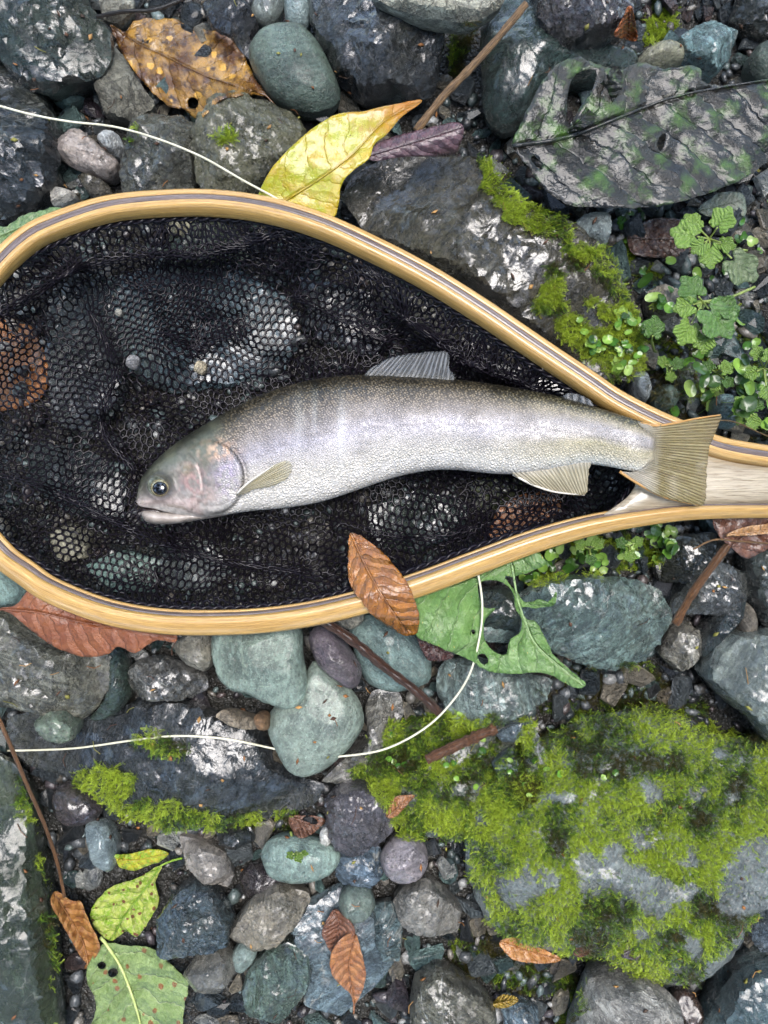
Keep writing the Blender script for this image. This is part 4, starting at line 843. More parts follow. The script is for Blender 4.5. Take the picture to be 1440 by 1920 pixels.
lamination('inner_lamination', .181, .5, W_PALE, 0, (False, True))
# handle core between the two sides of the hoop
core = [(1196,815),(1182,845),(1184,880),(1192,905),(1178,930),(1150,952),(1130,968),(1160,966),(1200,958),(1300,948),(1440,944),(1640,948),(1640,892),(1440,876),(1345,860),(1280,834),(1230,812)]
cv, cf = cdt(spline(core, 150, True), g=14)
dcore = polydist(cv, spline(core, 150, True))
Vt = at(cv[:, 0], cv[:, 1], 0.0555 + 0.0022 * sstep(0, 16, dcore)); Vb = at(cv[:, 0], cv[:, 1], 0.0495); nb_ = len(cv)
be = {}
for f in cf:
    for a, b in ((f[0], f[1]), (f[1], f[2]), (f[2], f[0])): be[(a, b)] = 1
side = [(b, a, a + nb_, b + nb_) for (a, b) in be if (b, a) not in be]
mk('handle_core', np.concatenate([Vt, Vb]), [tuple(f) for f in cf] + [tuple(x + nb_ for x in f[::-1]) for f in cf] + side, W_GREY, net, True, uv=np.concatenate([cv, cv]) / 600.0)

# ---- the bag
INNER = [(1196,795),(1183,850),(1190,905),(1160,950),(1130,968),(1050,985),(950,1010),(850,1045),(760,1078),(700,1095),(620,1120),(520,1138),(420,1145),(330,1144),(260,1137),(200,1122),(150,1105),(100,1080),(50,1045),(0,1005),(-55,935),(-85,840),(-90,740),(-72,640),(-30,565),(0,522),(50,480),(100,455),(200,420),(300,408),(400,406),(480,412),(560,432),(650,466),(720,500),(800,545),(900,610),(1000,680),(1100,745)]
INN = spline(INNER, 260, True)
cord = NT('black_mesh_cord')
oi = cord.n('ShaderNodeTexCoord'); nn = cord.noise(oi.outputs['Object'], 900, 3)
CORD = cord.done(cord.bsdf(cord.mix(cord.ramp(nn, .3, .7), (0.004, 0.003, 0.005), (0.012, 0.010, 0.015)), 0.3, None, 0.25, 0.0))
def fish_bottom(P):
    """Height of the fish's lower side above the ground at a pixel (large where there is no fish)."""
    t = np.interp(P[:, 0], FX, FTOP[:, 1]); b = np.interp(P[:, 0], FX, FBOT[:, 1]); zc = np.interp(P[:, 0], FX, FZ); w = np.interp(P[:, 0], FX, FW)
    v = (P[:, 1] - (t + b) / 2) / ((b - t) / 2 + 1e-6); ins = (np.abs(v) < 1.08) & (P[:, 0] > 255) & (P[:, 0] < 1200)
    return np.where(ins, zc - w * np.sqrt(np.maximum(1 - (v / 1.08) ** 2, 0)), 1.0)
CREASES = [[(-60,880),(60,905),(150,945),(260,1000),(420,1052),(560,1070)], [(110,520),(250,480),(380,478),(520,440)], [(-40,600),(60,555),(140,500)], [(250,880),(190,800),(215,690),(170,590)], [(560,560),(640,600),(720,640)], [(760,600),(880,680),(1010,735)], [(640,980),(780,1010),(900,985)]]
def bag_z(P, d, lift, seed):
    # how far the wall leans in before it meets the bottom: wide on the upper side, narrow on the lower side
    upper = sstep(900, 600, P[:, 1]); wall = 45 + 85 * upper
    wall = wall * np.clip(1.0 - sstep(950, 1180, P[:, 0]) * 0.55, 0.3, 1) * (1 + 0.35 * vnoise(P / 140.0, seed + 5))
    Wd = at(P[:, 0], P[:, 1], 0.012)
    hs = np.array([height_at(x, y) for x, y in Wd[:, :2]])
    rid = 1 - np.abs(fbm(P / np.array([230., 120.]), seed, 3)) * 2.2
    fold = 0.006 + lift + 0.020 * np.clip(rid, 0, 1) ** 3 + 0.0015 * vnoise(P / 30.0, seed + 3)
    z = np.maximum(hs + 0.0012 + lift, fold)
    tl_ = [(905,1010),(925,940),(1000,908),(1065,925),(1060,972),(985,1000)]; z = np.where(inpoly(P, tl_), np.maximum(z, .0165 + lift), z)
    for cr_ in CREASES: z = z + .011 * np.exp(-(polydist(P, spline(cr_, 60), False) / 15.0) ** 2)
    t = sstep(0, 1, d / wall) ** 0.75
    z = z + (0.0475 - z) * (1 - t)
    return np.minimum(z, fish_bottom(P) - 0.0008 - 0.5 * lift)
def honeycomb(s, ang, warp, seed, lift, mask=None, rad=0.00042, sides=4):
    nx = int(1700 / (math.sqrt(3) * s)) + 4; ny = int(1300 / (1.5 * s)) + 4
    I, J = np.meshgrid(np.arange(-nx // 2, nx // 2 + 1), np.arange(-ny // 2, ny // 2 + 1), indexing='ij')
    ax = np.array([math.sqrt(3) * s, 0]); X = I * ax[0] + (J % 2) * ax[0] / 2; Y = J * 1.5 * s
    A = np.stack([X, Y], -1); B = A + (0, s)
    nI, nJ = A.shape[:2]; idA = np.arange(nI * nJ).reshape(nI, nJ); idB = idA + nI * nJ
    E = [np.stack([idA.ravel(), idB.ravel()], -1)]
    for i0 in (0, 1):
        par = (J % 2)
        ii = np.arange(nI)[:, None] + np.where(par == 1, i0, i0 - 1); jj = np.arange(nJ)[None, :] + 1 + 0 * ii
        ok = (ii >= 0) & (ii < nI) & (jj < nJ)
        E.append(np.stack([idB[ok], idA[ii[ok], jj[ok]]], -1))
    P = np.concatenate([A.reshape(-1, 2), B.reshape(-1, 2)]); E = np.concatenate(E)
    ca, sa = math.cos(ang), math.sin(ang)
    P = np.stack([P[:, 0] * ca - P[:, 1] * sa, P[:, 0] * sa + P[:, 1] * ca], -1) + (550, 780)
    P = P + (RNG.random(P.shape) - .5) * 1.0
    # the slack sheet lies in folds: it runs over itself where the warp is steep
    w1 = np.stack([fbm(P / 165.0, seed + 1, 3), fbm(P / 130.0 + 9, seed + 2, 3)], -1)
    Q = P + w1 * warp
    for cr_ in CREASES:
        pl_ = spline(cr_, 60); dd_ = np.linalg.norm(Q[:, None] - pl_[None], axis=2); k2 = dd_.argmin(1); d2 = dd_.min(1)[:, None]
        Q = Q + (pl_[k2] - Q) * .62 * np.exp(-(d2 / 34.0) ** 2)
    ins = inpoly(Q, INN); ed = E[ins[E].any(1)]
    if mask is not None:
        mid = Q[ed].mean(1); ed = ed[mask(mid)]
    used = np.unique(ed); mp = -np.ones(len(Q), int); mp[used] = np.arange(len(used)); ed = mp[ed]; Q = Q[used]
    d = polydist(Q, INN); d = np.where(inpoly(Q, INN), d, -d)
    z = bag_z(Q, np.maximum(d, 0), lift, seed)
    V = at(Q[:, 0], Q[:, 1], z)
    a, b = V[ed[:, 0]], V[ed[:, 1]]; t = b - a; L = np.linalg.norm(t, axis=1, keepdims=True) + 1e-9; t /= L
    s1 = np.cross(t, UP); s1 /= np.linalg.norm(s1, axis=1, keepdims=True) + 1e-9; u1 = np.cross(s1, t)
    an = np.linspace(0, 2 * np.pi, sides, endpoint=False); n = len(ed)
    off = rad * (np.cos(an)[None, :, None] * s1[:, None] + np.sin(an)[None, :, None] * u1[:, None])
    VV = np.concatenate([(a - t * rad * .6)[:, None] + off, (b + t * rad * .6)[:, None] + off], 1).reshape(-1, 3)
    base = np.arange(n)[:, None] * sides * 2; j = np.arange(sides); j2 = (j + 1) % sides
    F = np.stack([base + j, base + j2, base + sides + j2, base + sides + j], -1).reshape(-1, 4)
    return VV, F
bag = empty('mesh_bag', at(550, 800, .01)); bag.parent = net; bag.location = np.array(bag['_o']) - np.array(net['_o'])
V1, F1 = honeycomb(7.7, 0.25, 24, 41, 0.0, rad=.00062)
tag(mk('mesh_sheet', V1, F1, CORD, bag), kind='stuff')
V2, F2 = honeycomb(8.0, -0.5, 60, 77, 0.0022, mask=lambda m: fbm(m / 190.0, 5, 3) + 0.25 * sstep(140, 30, polydist(m, INN)) > 0.3, rad=.0005)
tag(mk('mesh_fold', V2, F2, CORD, bag), kind='stuff')
# the bound edge of the bag: a twisted cord round the inside of the hoop
ei = spline(INNER, 900, True); cc = INN.mean(0); n_ = len(ei)
tt_ = np.gradient(ei, axis=0); nn_ = np.stack([-tt_[:, 1], tt_[:, 0]], -1); nn_ /= np.linalg.norm(nn_, axis=1)[:, None]
nn_ *= np.sign(((cc - ei) * nn_).sum(1))[:, None]
for q in range(2):
    ph = np.arange(n_) * 0.55 + q * math.pi
    pp = ei + nn_ * (4 + 3.0 * np.cos(ph))[:, None]; zz = .0485 + .0009 * np.sin(ph)
    zz = np.minimum(zz, fish_bottom(pp) - .001)
    P3 = at(pp[:, 0], pp[:, 1], zz); P3 = np.concatenate([P3, P3[:1]])
    v, f, uv = tube(P3, .00085, 5, False); mk('binding_cord', v, f, CORD, net)
# wet lacing loops over the inner edge
# ------------------------------------------------------------------ leaves
def leaf_mat(name, ca, cb, cc, vein, nv=9, lean=.9, blotch=1.0, gloss=(.15, .4), coat=.5, quilt=.0006, spots=None, trans=.0, bl_scale=6, edge=None, thr=(.42, .58), vk=.45):
    """u runs along the midrib (0..1), v away from it in units of the leaf's length."""
    s = NT(name); uvn = s.n('ShaderNodeUVMap'); sx = s.n('ShaderNodeSeparateXYZ'); s.l(uvn.outputs[0], sx.inputs[0]); u, v = sx.outputs[0], sx.outputs[1]
    n1 = s.noise(uvn.outputs[0], bl_scale, 5, .62); n2 = s.noise(uvn.outputs[0], bl_scale * 3.2, 5, .65); n3 = s.noise(uvn.outputs[0], 55, 4, .6)
    av = s.math('ABSOLUTE', v)
    ph = s.math('ADD', s.math('MULTIPLY', s.math('SUBTRACT', u, s.math('MULTIPLY', av, lean)), nv), s.math('MULTIPLY', s.noise(uvn.outputs[0], 3.0, 3, .6), 1.6))
    ph = s.math('ADD', ph, s.math('MULTIPLY', s.math('GREATER_THAN', v, 0.0), .5))
    tri = s.math('ABSOLUTE', s.math('SUBTRACT', s.math('FRACT', ph), .5))
    lat = s.math('MULTIPLY', s.ramp(tri, .0, .06, 1.0, 0.0), s.ramp(n3, .3, .6, .4, 1.0)); mid = s.ramp(av, .004, .016, 1.0, 0.0)
    ve = s.voro(uvn.outputs[0], 46, 'DISTANCE_TO_EDGE'); net_ = s.ramp(ve.outputs['Distance'], .0, .09, 1.0, 0.0)
    veins = s.math('MAXIMUM', s.math('MAXIMUM', s.math('MULTIPLY', lat, .75), mid), s.math('MULTIPLY', net_, .2))
    c = s.mix(s.ramp(n1, thr[0], thr[1]), ca, cb); c = s.mix(s.math('MULTIPLY', s.ramp(n2, .5, .66), blotch), c, cc)
    c = s.mix(s.ramp(n3, .35, .75, 0, .3), c, s.mix(1.0, c, (.55, .5, .45), 'MULTIPLY'))
    if edge is not None:
        c = s.mix(s.ramp(s.math('ADD', u, s.math('MULTIPLY', s.math('SUBTRACT', n2, .5), .3)), edge[1], edge[2]), c, edge[0])
    if spots is not None:
        vs = s.voro(uvn.outputs[0], spots[1]); c = s.mix(s.ramp(s.math('ADD', vs.outputs['Distance'], s.math('MULTIPLY', n2, .3)), spots[2] + .15, spots[2] + .2, 1.0, 0.0), c, spots[0])
    c = s.mix(s.math('MULTIPLY', veins, vk), c, vein)
    pil = s.math('MULTIPLY', s.ramp(tri, 0, .5), 1.0)
    h = s.math('ADD', s.math('SUBTRACT', s.math('MULTIPLY', pil, .8), s.math('MULTIPLY', s.math('MAXIMUM', s.math('MULTIPLY', veins, .35), s.math('MAXIMUM', s.math('MULTIPLY', lat, .5), mid)), .45)), s.math('ADD', s.math('MULTIPLY', n2, .7), s.math('MULTIPLY', n3, .2)))
    nb = s.bump(s.math('ADD', h, s.math('MULTIPLY', s.noise(uvn.outputs[0], 140, 3, .6), .25)), quilt * 2.4)
    cn = s.bump(s.math('ADD', s.math('SUBTRACT', s.math('MULTIPLY', pil, .3), s.math('MULTIPLY', s.math('MAXIMUM', lat, mid), .25)), s.math('ADD', s.math('MULTIPLY', n2, .9), s.math('MULTIPLY', s.noise(uvn.outputs[0], 38, 2, .5), .3))), quilt * .55)
    b = s.bsdf(c, s.ramp(n2, .35, .65, *gloss), nb, .5, coat, 0, .09, cn)
    if trans:
        t = s.n('ShaderNodeBsdfTranslucent'); s.l(c, t.inputs[0]); mx = s.n('ShaderNodeMixShader'); mx.inputs[0].default_value = trans
        s.l(b.outputs[0], mx.inputs[1]); s.l(t.outputs[0], mx.inputs[2]); return s.done(mx.outputs[0])
    return s.done(b)

def leaf(label, outline, midrib, mat, holes=(), lift=.0008, curl=.0, crumple=.0012, fold=.0, ragged=1.2, teeth=0, g=6.5, petiole=None, zplane=None, cat='leaf', name='leaf', parent=None, rib=True, ribcol=None, stiff=.5, ribr=.0007, zadd=None):
    o = np.asarray(outline, float); L = np.linalg.norm(np.diff(np.r_[o, o[:1]], axis=0), axis=1).sum(); n = int(np.clip(L / 5, 50, 260))
    o = spline(o, n, True); tn = np.gradient(o, axis=0); nr = np.stack([-tn[:, 1], tn[:, 0]], -1); nr /= np.linalg.norm(nr, axis=1)[:, None] + 1e-9
    o = o + nr * (ragged * fbm(o / 9.0, n, 3))[:, None]
    if teeth: o = o + nr * (teeth * ((np.arange(n) % 4) / 3.0 - .5))[:, None]
    hl = [spline(h, max(10, 3 * len(h)), True) for h in holes]
    v, f = cdt(o, hl, g=g)
    M = spline(midrib, 80); d = np.linalg.norm(v[:, None] - M[None], axis=2); k = d.argmin(1); ln = np.linalg.norm(np.diff(M, axis=0), axis=1).sum()
    tm = np.gradient(M, axis=0); side_ = np.sign(tm[k, 0] * (v[:, 1] - M[k, 1]) - tm[k, 1] * (v[:, 0] - M[k, 0])); vv = d.min(1) * side_ / ln
    uv = np.stack([k / 79.0, vv], -1)
    if zplane is None:
        P = [pick(x, y)[0] for x, y in v]; h = np.array([p.z for p in P])
        A = np.stack([v[:, 0], v[:, 1], np.ones(len(v))], -1) - np.array([*v.mean(0), 0]); sol = np.linalg.lstsq(A, h, rcond=None)[0]
        pl = A @ sol + np.std(h - A @ sol) * .6
        z = pl * stiff + h * (1 - stiff)
        z = np.maximum(z, h + .0004) + lift
        # smooth over neighbours so that the sheet spans the gaps
        nb = [[] for _ in range(len(v))]
        for q in f:
            for a, b in ((0, 1), (1, 2), (2, 0)): nb[q[a]].append(q[b]); nb[q[b]].append(q[a])
        for it in range(14): z = np.maximum(np.array([.4 * z[i] + .6 * np.mean(z[nb[i]]) for i in range(len(v))]), h + .0005)
        for it in range(3): z = np.array([.5 * z[i] + .5 * np.mean(z[nb[i]]) for i in range(len(v))])
    else: z = zplane(v) if callable(zplane) else np.full(len(v), float(zplane))
    vm = np.abs(vv).max() + 1e-6
    z = z + curl * (np.abs(vv) / vm) ** 2 + crumple * (fbm(v / (ln * .16), n, 3) * .5 + .5) + fold * np.abs(vv) / vm
    if zadd is not None: z = z + zadd(v, uv)
    V = at(v[:, 0], v[:, 1], z)
    ob = mk(name, V, f, mat, parent, True, uv=uv)
    if parent is None: tag(ob, label, cat)
    md = ob.modifiers.new('thickness', 'SOLIDIFY'); md.thickness = .00035; md.offset = -1
    from mathutils.kdtree import KDTree
    if rib:
        kd = KDTree(len(v))
        for i, p in enumerate(v): kd.insert((p[0], p[1], 0), i)
        kd.balance(); pp = M.copy()
        inside = inpoly(pp, o)
        for h_ in hl: inside &= ~inpoly(pp, h_)
        pp = pp[inside]
        if len(pp) > 6:
            zz = np.array([np.mean([z[i] for _, i, _ in kd.find_n((p[0], p[1], 0), 3)]) for p in pp]) + .0001
            if petiole is not None:
                pe = np.asarray(petiole, float)
                if np.linalg.norm(pe[0] - pp[0]) > np.linalg.norm(pe[0] - pp[-1]): pp, zz = pp[::-1], zz[::-1]
                pp = np.concatenate([pe[::-1], pp]); zz = np.concatenate([np.linspace(zz[0] - .001, zz[0], len(pe)), zz])
            q = spline(np.c_[pp, zz * 1e4], 60); V3, F3, uv3 = tube(at(q[:, 0], q[:, 1], q[:, 2] / 1e4), np.linspace(ribr, ribr * .35, 60), 6)
            mk('midrib', V3, F3, ribcol or mat, ob if parent is None else parent, True, uv=np.c_[uv3[:, 0], uv3[:, 1] * 0.01])
    return ob
def flatm(name, ca, cb, rough=.4, scale=300, coat=.2):
    s = NT(name); tc = s.n('ShaderNodeTexCoord'); n = s.noise(tc.outputs['Object'], scale, 5, .65); return s.done(s.bsdf(s.mix(s.ramp(n, .3, .7), ca, cb), rough, s.bump(n, .0006), .5, coat))
H = hexc
M1 = leaf_mat('blotched_brown_leaf', H('#54361a'), H('#a07a35'), H('#331d10'), H('#3f2310'), 8, .8, 1.0, (.12, .4), .6, .0009, (H('#c79a45'), 9, .16), bl_scale=5)
leaf('large blotched brown wet leaf beside the dark green boulder', [(205,45),(235,60),(250,40),(290,34),(330,35),(352,50),(380,54),(402,58),(432,75),(452,95),(470,130),(480,150),(498,178),(470,178),(440,181),(412,190),(386,215),(365,222),(345,206),(320,200),(300,186),(275,161),(250,130),(230,100)], [(205,45),(260,82),(310,105),(380,140),(440,160),(498,178)], M1, [[(352,188),(362,182),(372,190),(368,203),(355,202)]], lift=.003, curl=-.002, crumple=.005, ragged=3, stiff=.75, petiole=[(498,178),(515,197)])
M2 = leaf_mat('yellow_leaf', H('#b0980e'), H('#9ca016'), H('#a07a18'), H('#8a6a1a'), 7, .8, .45, (.12, .35), .5, .0005, (H('#5a3a14'), 30, .05), .12, 5, (H('#a5691c'), .62, .9))
leaf('bright yellow leaf with a brown tip, its base under the hoop', [(792,188),(740,195),(682,208),(632,214),(582,244),(541,280),(510,315),(491,348),(484,372),(500,392),(560,408),(622,408),(634,385),(641,345),(661,320),(691,298),(702,270),(727,250),(752,220)], [(500,398),(545,370),(600,335),(660,290),(720,228),(792,188)], M2, lift=.001, curl=.003, crumple=.002, ragged=1.0, stiff=.6, zplane=lambda v: .047 + .006 * sstep(400, 300, v[:, 1]) - .004 * sstep(700, 790, v[:, 0]) - .003 * sstep(380, 410, v[:, 1]))
M3 = leaf_mat('blackened_leaf', H('#141310'), H('#22201b'), H('#466a22'), H('#12100d'), 10, .75, .75, (.25, .4), .3, .0014, None, bl_scale=3)
big = leaf('big blackened leaf with green patches and strong veins', [(962,272),(985,215),(1010,165),(1040,125),(1080,107),(1120,120),(1160,130),(1202,117),(1240,128),(1280,124),(1312,128),(1318,152),(1352,160),(1420,152),(1500,140),(1520,240),(1480,278),(1440,303),(1400,332),(1340,357),(1260,382),(1190,390),(1100,387),(1060,382),(1020,352),(990,312)], [(962,274),(1060,258),(1150,225),(1250,186),(1340,166),(1440,150),(1520,140)], M3,
     [[(1068,160),(1085,135),(1118,132),(1110,170),(1085,205),(1070,240),(1063,205)], [(1232,270),(1240,252),(1249,252),(1244,275),(1237,284)], [(995,298),(1003,292),(1016,312),(1012,318)], [(1287,172),(1297,168),(1299,178),(1290,181)]],
     lift=.002, curl=.002, crumple=.006, ragged=2.5, stiff=.75, teeth=1.2, g=8, ribr=.0011, zplane=lambda v: .041 + .006 * sstep(380, 130, v[:, 1]) + .004 * sstep(1300, 1000, v[:, 0]))
fl = leaf('', [(1066,246),(1078,228),(1100,200),(1122,165),(1138,140),(1152,124),(1165,135),(1168,160),(1150,190),(1120,218),(1095,240)], [(1068,246),(1110,200),(1158,126)], M3, zplane=lambda v: .052 + .005 * np.sin((v[:, 0] - v[:, 1]) / 22.0), crumple=.003, ragged=1, name='torn_flap', parent=big, rib=False)
M4 = leaf_mat('orange_wet_leaf', H('#a86a1c'), H('#8a5218'), H('#6b3f14'), H('#6b3f14'), 9, .9, .5, (.05, .22), 1.0, .0011, (H('#3d2410'), 26, .09))
leaf('wrinkled orange-brown wet leaf draped over the wooden hoop', [(657,999),(690,1014),(722,1040),(752,1075),(772,1110),(785,1150),(782,1186),(761,1192),(730,1176),(700,1156),(680,1131),(655,1092),(653,1040)], [(658,1001),(690,1070),(725,1130),(765,1188)], M4, crumple=.0035, curl=-.002, ragged=2.0, teeth=1.0, g=5, zplane=lambda v: .0575 + .005 * np.exp(-((v[:, 1] - (1122 - (v[:, 0] - 700) * .3)) / 38.0) ** 2) - .012 * sstep(1080, 1000, v[:, 1]) - .012 * sstep(1150, 1195, v[:, 1]))
M5 = leaf_mat('green_torn_leaf', H('#6a9248'), H('#587f3a'), H('#86a860'), H('#a9c48a'), 7, .8, .6, (.25, .45), .3, .0016, (H('#b5a94a'), 30, .05), .15, 4, vk=.75)
leaf('torn green leaf below the hoop with a large missing bite', [(770,1120),(850,1098),(900,1078),(930,1064),(975,1046),(1008,1036),(1022,1058),(972,1080),(946,1082),(968,1108),(985,1128),(1012,1124),(1030,1128),(1043,1108),(1040,1134),(1010,1140),(985,1138),(975,1142),(988,1160),(1010,1172),(1042,1232),(1097,1280),(1076,1288),(1020,1262),(960,1264),(922,1260),(900,1250),(870,1232),(830,1217),(800,1203),(778,1188)], [(960,1060),(970,1120),(985,1165),(1010,1215),(1090,1282)], M5,
     [[(896,1098),(915,1088),(942,1092),(962,1112),(966,1140),(978,1162),(975,1186),(956,1200),(948,1228),(922,1218),(908,1195),(910,1162),(930,1141),(906,1138)], [(884,1183),(889,1180),(891,1186),(887,1190)], [(895,1230),(908,1226),(916,1240),(905,1246)]],
     lift=.002, crumple=.003, ragged=2.2, stiff=.7, zplane=lambda v: .047 - .004 * sstep(1080, 1150, v[:, 1]) + .002 * np.sin(v[:, 0] / 40.0), g=5)
M6 = leaf_mat('russet_leaf', H('#743f22'), H('#854e2a'), H('#5a311c'), H('#5a3220'), 11, .7, .5, (.3, .5), .25, .0007, None, .05)
leaf('broad russet leaf half under the bottom bend of the hoop', [(-6,1141),(30,1134),(58,1104),(110,1118),(200,1150),(300,1172),(331,1190),(328,1205),(300,1200),(281,1207),(251,1224),(222,1212),(201,1227),(160,1232),(110,1217),(70,1191),(40,1166),(18,1149)], [(-6,1142),(70,1148),(150,1166),(240,1180),(331,1197)], M6, crumple=.003, curl=-.003, ragged=1.6, zplane=lambda v: .0435 + .0015 * np.sin(v[:, 0] / 30.0), petiole=[(-6,1142),(-30,1138)])
M7 = leaf_mat('mottled_green_yellow_leaf', H('#8fb52e'), H('#c2cf62'), H('#d6d592'), H('#6f9e2a'), 6, .8, 1.0, (.3, .5), .2, .0014, (H('#7a4a30'), 10, .17), .15, 9, vk=.7)
leaf('mottled yellow-green leaf with brown spots in the gravel', [(302,1623),(292,1655),(298,1690),(286,1716),(271,1741),(255,1757),(236,1746),(210,1764),(185,1749),(171,1728),(171,1705),(189,1680),(215,1660),(255,1648)], [(302,1623),(262,1680),(232,1720),(208,1762)], M7, lift=.004, crumple=.003, curl=.003, petiole=[(302,1623),(322,1614),(342,1609)], teeth=1.0, stiff=.8)
M8 = leaf_mat('yellow_green_leaf', H('#a8ab28'), H('#7fa32c'), H('#b78a2a'), H('#a07a22'), 6, .8, .7, (.3, .5), .2, .0005, (H('#5d3d20'), 14, .1), .1)
leaf('small yellow leaf with green patches beside the pale blue ribbed stone', [(217,1603),(250,1600),(275,1593),(300,1594),(316,1601),(300,1615),(281,1622),(252,1632),(226,1627),(217,1612)], [(217,1612),(260,1612),(318,1600)], M8, lift=.004, crumple=.002, stiff=.8)
M9 = leaf_mat('pale_green_leaf', H('#7f9a58'), H('#94ad6c'), H('#6d8a4a'), H('#c2cd98'), 6, .6, .7, (.2, .4), .4, .0022, (H('#8a5a30'), 9, .16), .1, 5, vk=.8)
leaf('large pale green veined leaf with rusty spots', [(200,1768),(240,1774),(282,1778),(312,1800),(347,1836),(353,1852),(343,1902),(330,1990),(165,1990),(180,1890),(164,1842),(163,1815),(179,1786)], [(196,1766),(222,1805),(240,1845),(262,1915),(272,1990)], M9, [[(183,1808),(192,1803),(199,1809),(194,1817),(185,1816)], [(203,1820),(215,1815),(222,1824),(212,1833),(204,1830)]], lift=.004, crumple=.004, curl=.002, petiole=[(196,1766),(188,1758)], ragged=2, ribr=.001, stiff=.8, ribcol=flatm('pale_rib', H('#b5bf7a'), H('#9aa860')))
M10 = leaf_mat('dry_brown_leaf', H('#9a6a34'), H('#7a4c22'), H('#b08a48'), H('#5c381c'), 7, .8, .6, (.3, .5), .3, .0007)
leaf('curled dry brown leaf at the end of the thin stem', [(96,1690),(104,1671),(135,1690),(151,1690),(161,1716),(186,1770),(181,1791),(166,1807),(150,1791),(124,1746),(104,1711)], [(101,1674),(130,1720),(155,1765),(165,1805)], M10, lift=.004, crumple=.003, fold=.009, stiff=.8, petiole=[(165,1805),(160,1815)])
leaf('glossy chestnut leaf lying over another on the blue-grey slab', [(641,1760),(665,1750),(676,1782),(686,1832),(667,1882),(655,1862),(624,1830),(621,1790)], [(668,1752),(655,1800),(657,1840),(664,1885)], leaf_mat('chestnut_leaf', H('#8a5730'), H('#a06c3d'), H('#6a3f24'), H('#5a351f'), 8, .8, .4, (.2, .4), .5, .0006), lift=.005, crumple=.002, fold=.005, stiff=.8, petiole=[(664,1885),(663,1900)])
leaf('dark chestnut leaf tucked beneath the glossy chestnut leaf', [(604,1746),(625,1705),(642,1716),(662,1735),(664,1754),(640,1762),(624,1788),(610,1766)], [(626,1706),(635,1740),(622,1786)], leaf_mat('dark_chestnut_leaf', H('#6d4530'), H('#7d523a'), H('#4f3022'), H('#472a1c'), 8, .8, .4, (.2, .4), .5, .0006), lift=.002, crumple=.002, fold=.004, stiff=.8)
leaf('tan-orange lobed leaf under the edge of the mossy boulder', [(938,1764),(976,1758),(1004,1768),(1022,1781),(1053,1800),(1020,1806),(1000,1806),(965,1800),(944,1782)], [(938,1766),(985,1782),(1052,1800)], leaf_mat('tan_orange_leaf', H('#b5804a'), H('#96622f'), H('#c59a62'), H('#70441f'), 6, .8, .5), crumple=.004, fold=.004, zplane=.030)
leaf('small yellow leaf beside the rounded olive-brown boulder', [(924,1881),(945,1864),(972,1873),(960,1886),(934,1891)], [(924,1884),(972,1873)], leaf_mat('small_yellow_leaf', H('#b39a3c'), H('#9a7f2c'), H('#7d6024'), H('#7a5c22'), 6), lift=.004, crumple=.001, g=4, stiff=.8)
leaf('curled orange leaf standing by the dark purple-grey rock', [(1181,10),(1191,42),(1194,76),(1170,73),(1152,66),(1166,38)], [(1181,11),(1180,45),(1178,75)], leaf_mat('curled_orange_leaf', H('#a85f28'), H('#8a4a1f'), H('#6e3a1a'), H('#5f3017'), 6), lift=.004, fold=.008, crumple=.002, g=4, stiff=.9)
leaf('brown drooping leaf under the net handle', [(1340,968),(1390,955),(1440,950),(1520,955),(1520,1010),(1440,1030),(1400,1047),(1366,1022),(1345,1000)], [(1365,1030),(1420,990),(1520,960)], leaf_mat('drooping_brown_leaf', H('#5d3b2c'), H('#6e4836'), H('#452a20'), H('#3d251c'), 7), zplane=.040, crumple=.005)
leaf('pale tan leaf blade on the brown stalk under the handle', [(1360,1004),(1400,988),(1440,983),(1510,978),(1510,992),(1440,1000),(1400,1004)], [(1362,1004),(1510,985)], leaf_mat('pale_tan_leaf', H('#b98f62'), H('#a37a4e'), H('#8d6a45'), H('#7a5a38'), 9), zplane=.0455, crumple=.003, fold=.003, g=5)
leaf('small tan leaf scrap on the pitted purple-grey block', [(726,1532),(738,1497),(776,1491),(766,1506),(741,1532)], [(728,1530),(774,1493)], leaf_mat('tan_scrap', H('#a8744a'), H('#8a5a34'), H('#6b4425'), H('#5c3a20'), 5), lift=.003, crumple=.002, g=4, stiff=.8)
leaf('crumpled grey-purple leaf at the mossy boulder edge', [(1164,1790),(1190,1754),(1240,1744),(1247,1760),(1220,1796),(1180,1799)], [(1166,1790),(1245,1750)], leaf_mat('grey_purple_leaf', H('#4a4143'), H('#5c5255'), H('#352d2e'), H('#2c2526'), 6), crumple=.007, zplane=.040, g=5)
leaf('orange-brown leaf seen through the net at the bend', [(-60,600),(30,606),(64,618),(88,682),(80,742),(20,768),(-60,760)], [(-60,690),(88,690)], leaf_mat('netted_leaf', H('#96602f'), H('#7a4a24'), H('#a8733c'), H('#5a3519'), 6), lift=.001, crumple=.002, stiff=.8)
leaf('terracotta leaf seen through the net by the handle throat', [(918,1002),(938,950),(1000,922),(1048,934),(1044,962),(985,988),(930,1008)], [(920,1000),(1046,940)], leaf_mat('terracotta_leaf', H('#b07a55'), H('#95603f'), H('#c08d66'), H('#7d4a30'), 6), zplane=.0115, crumple=.002)
leaf('dark wet brown leaf under the trifoliate sprig', [(1178,440),(1205,418),(1245,408),(1292,420),(1303,462),(1262,482),(1190,477)], [(1180,446),(1300,450)], leaf_mat('wet_brown_leaf', H('#3f2a1f'), H('#52382a'), H('#2c1d16'), H('#241711'), 6), lift=.004, crumple=.006, stiff=.8)
leaf('dull grey-green leaf above the trifoliate sprig', [(1308,392),(1330,374),(1352,361),(1392,364),(1398,402),(1370,413),(1330,406)], [(1310,394),(1394,375)], leaf_mat('grey_green_leaf', H('#5f6a58'), H('#737d6c'), H('#4b5545'), H('#48513f'), 6), lift=.010, crumple=.003, g=5, stiff=.9)
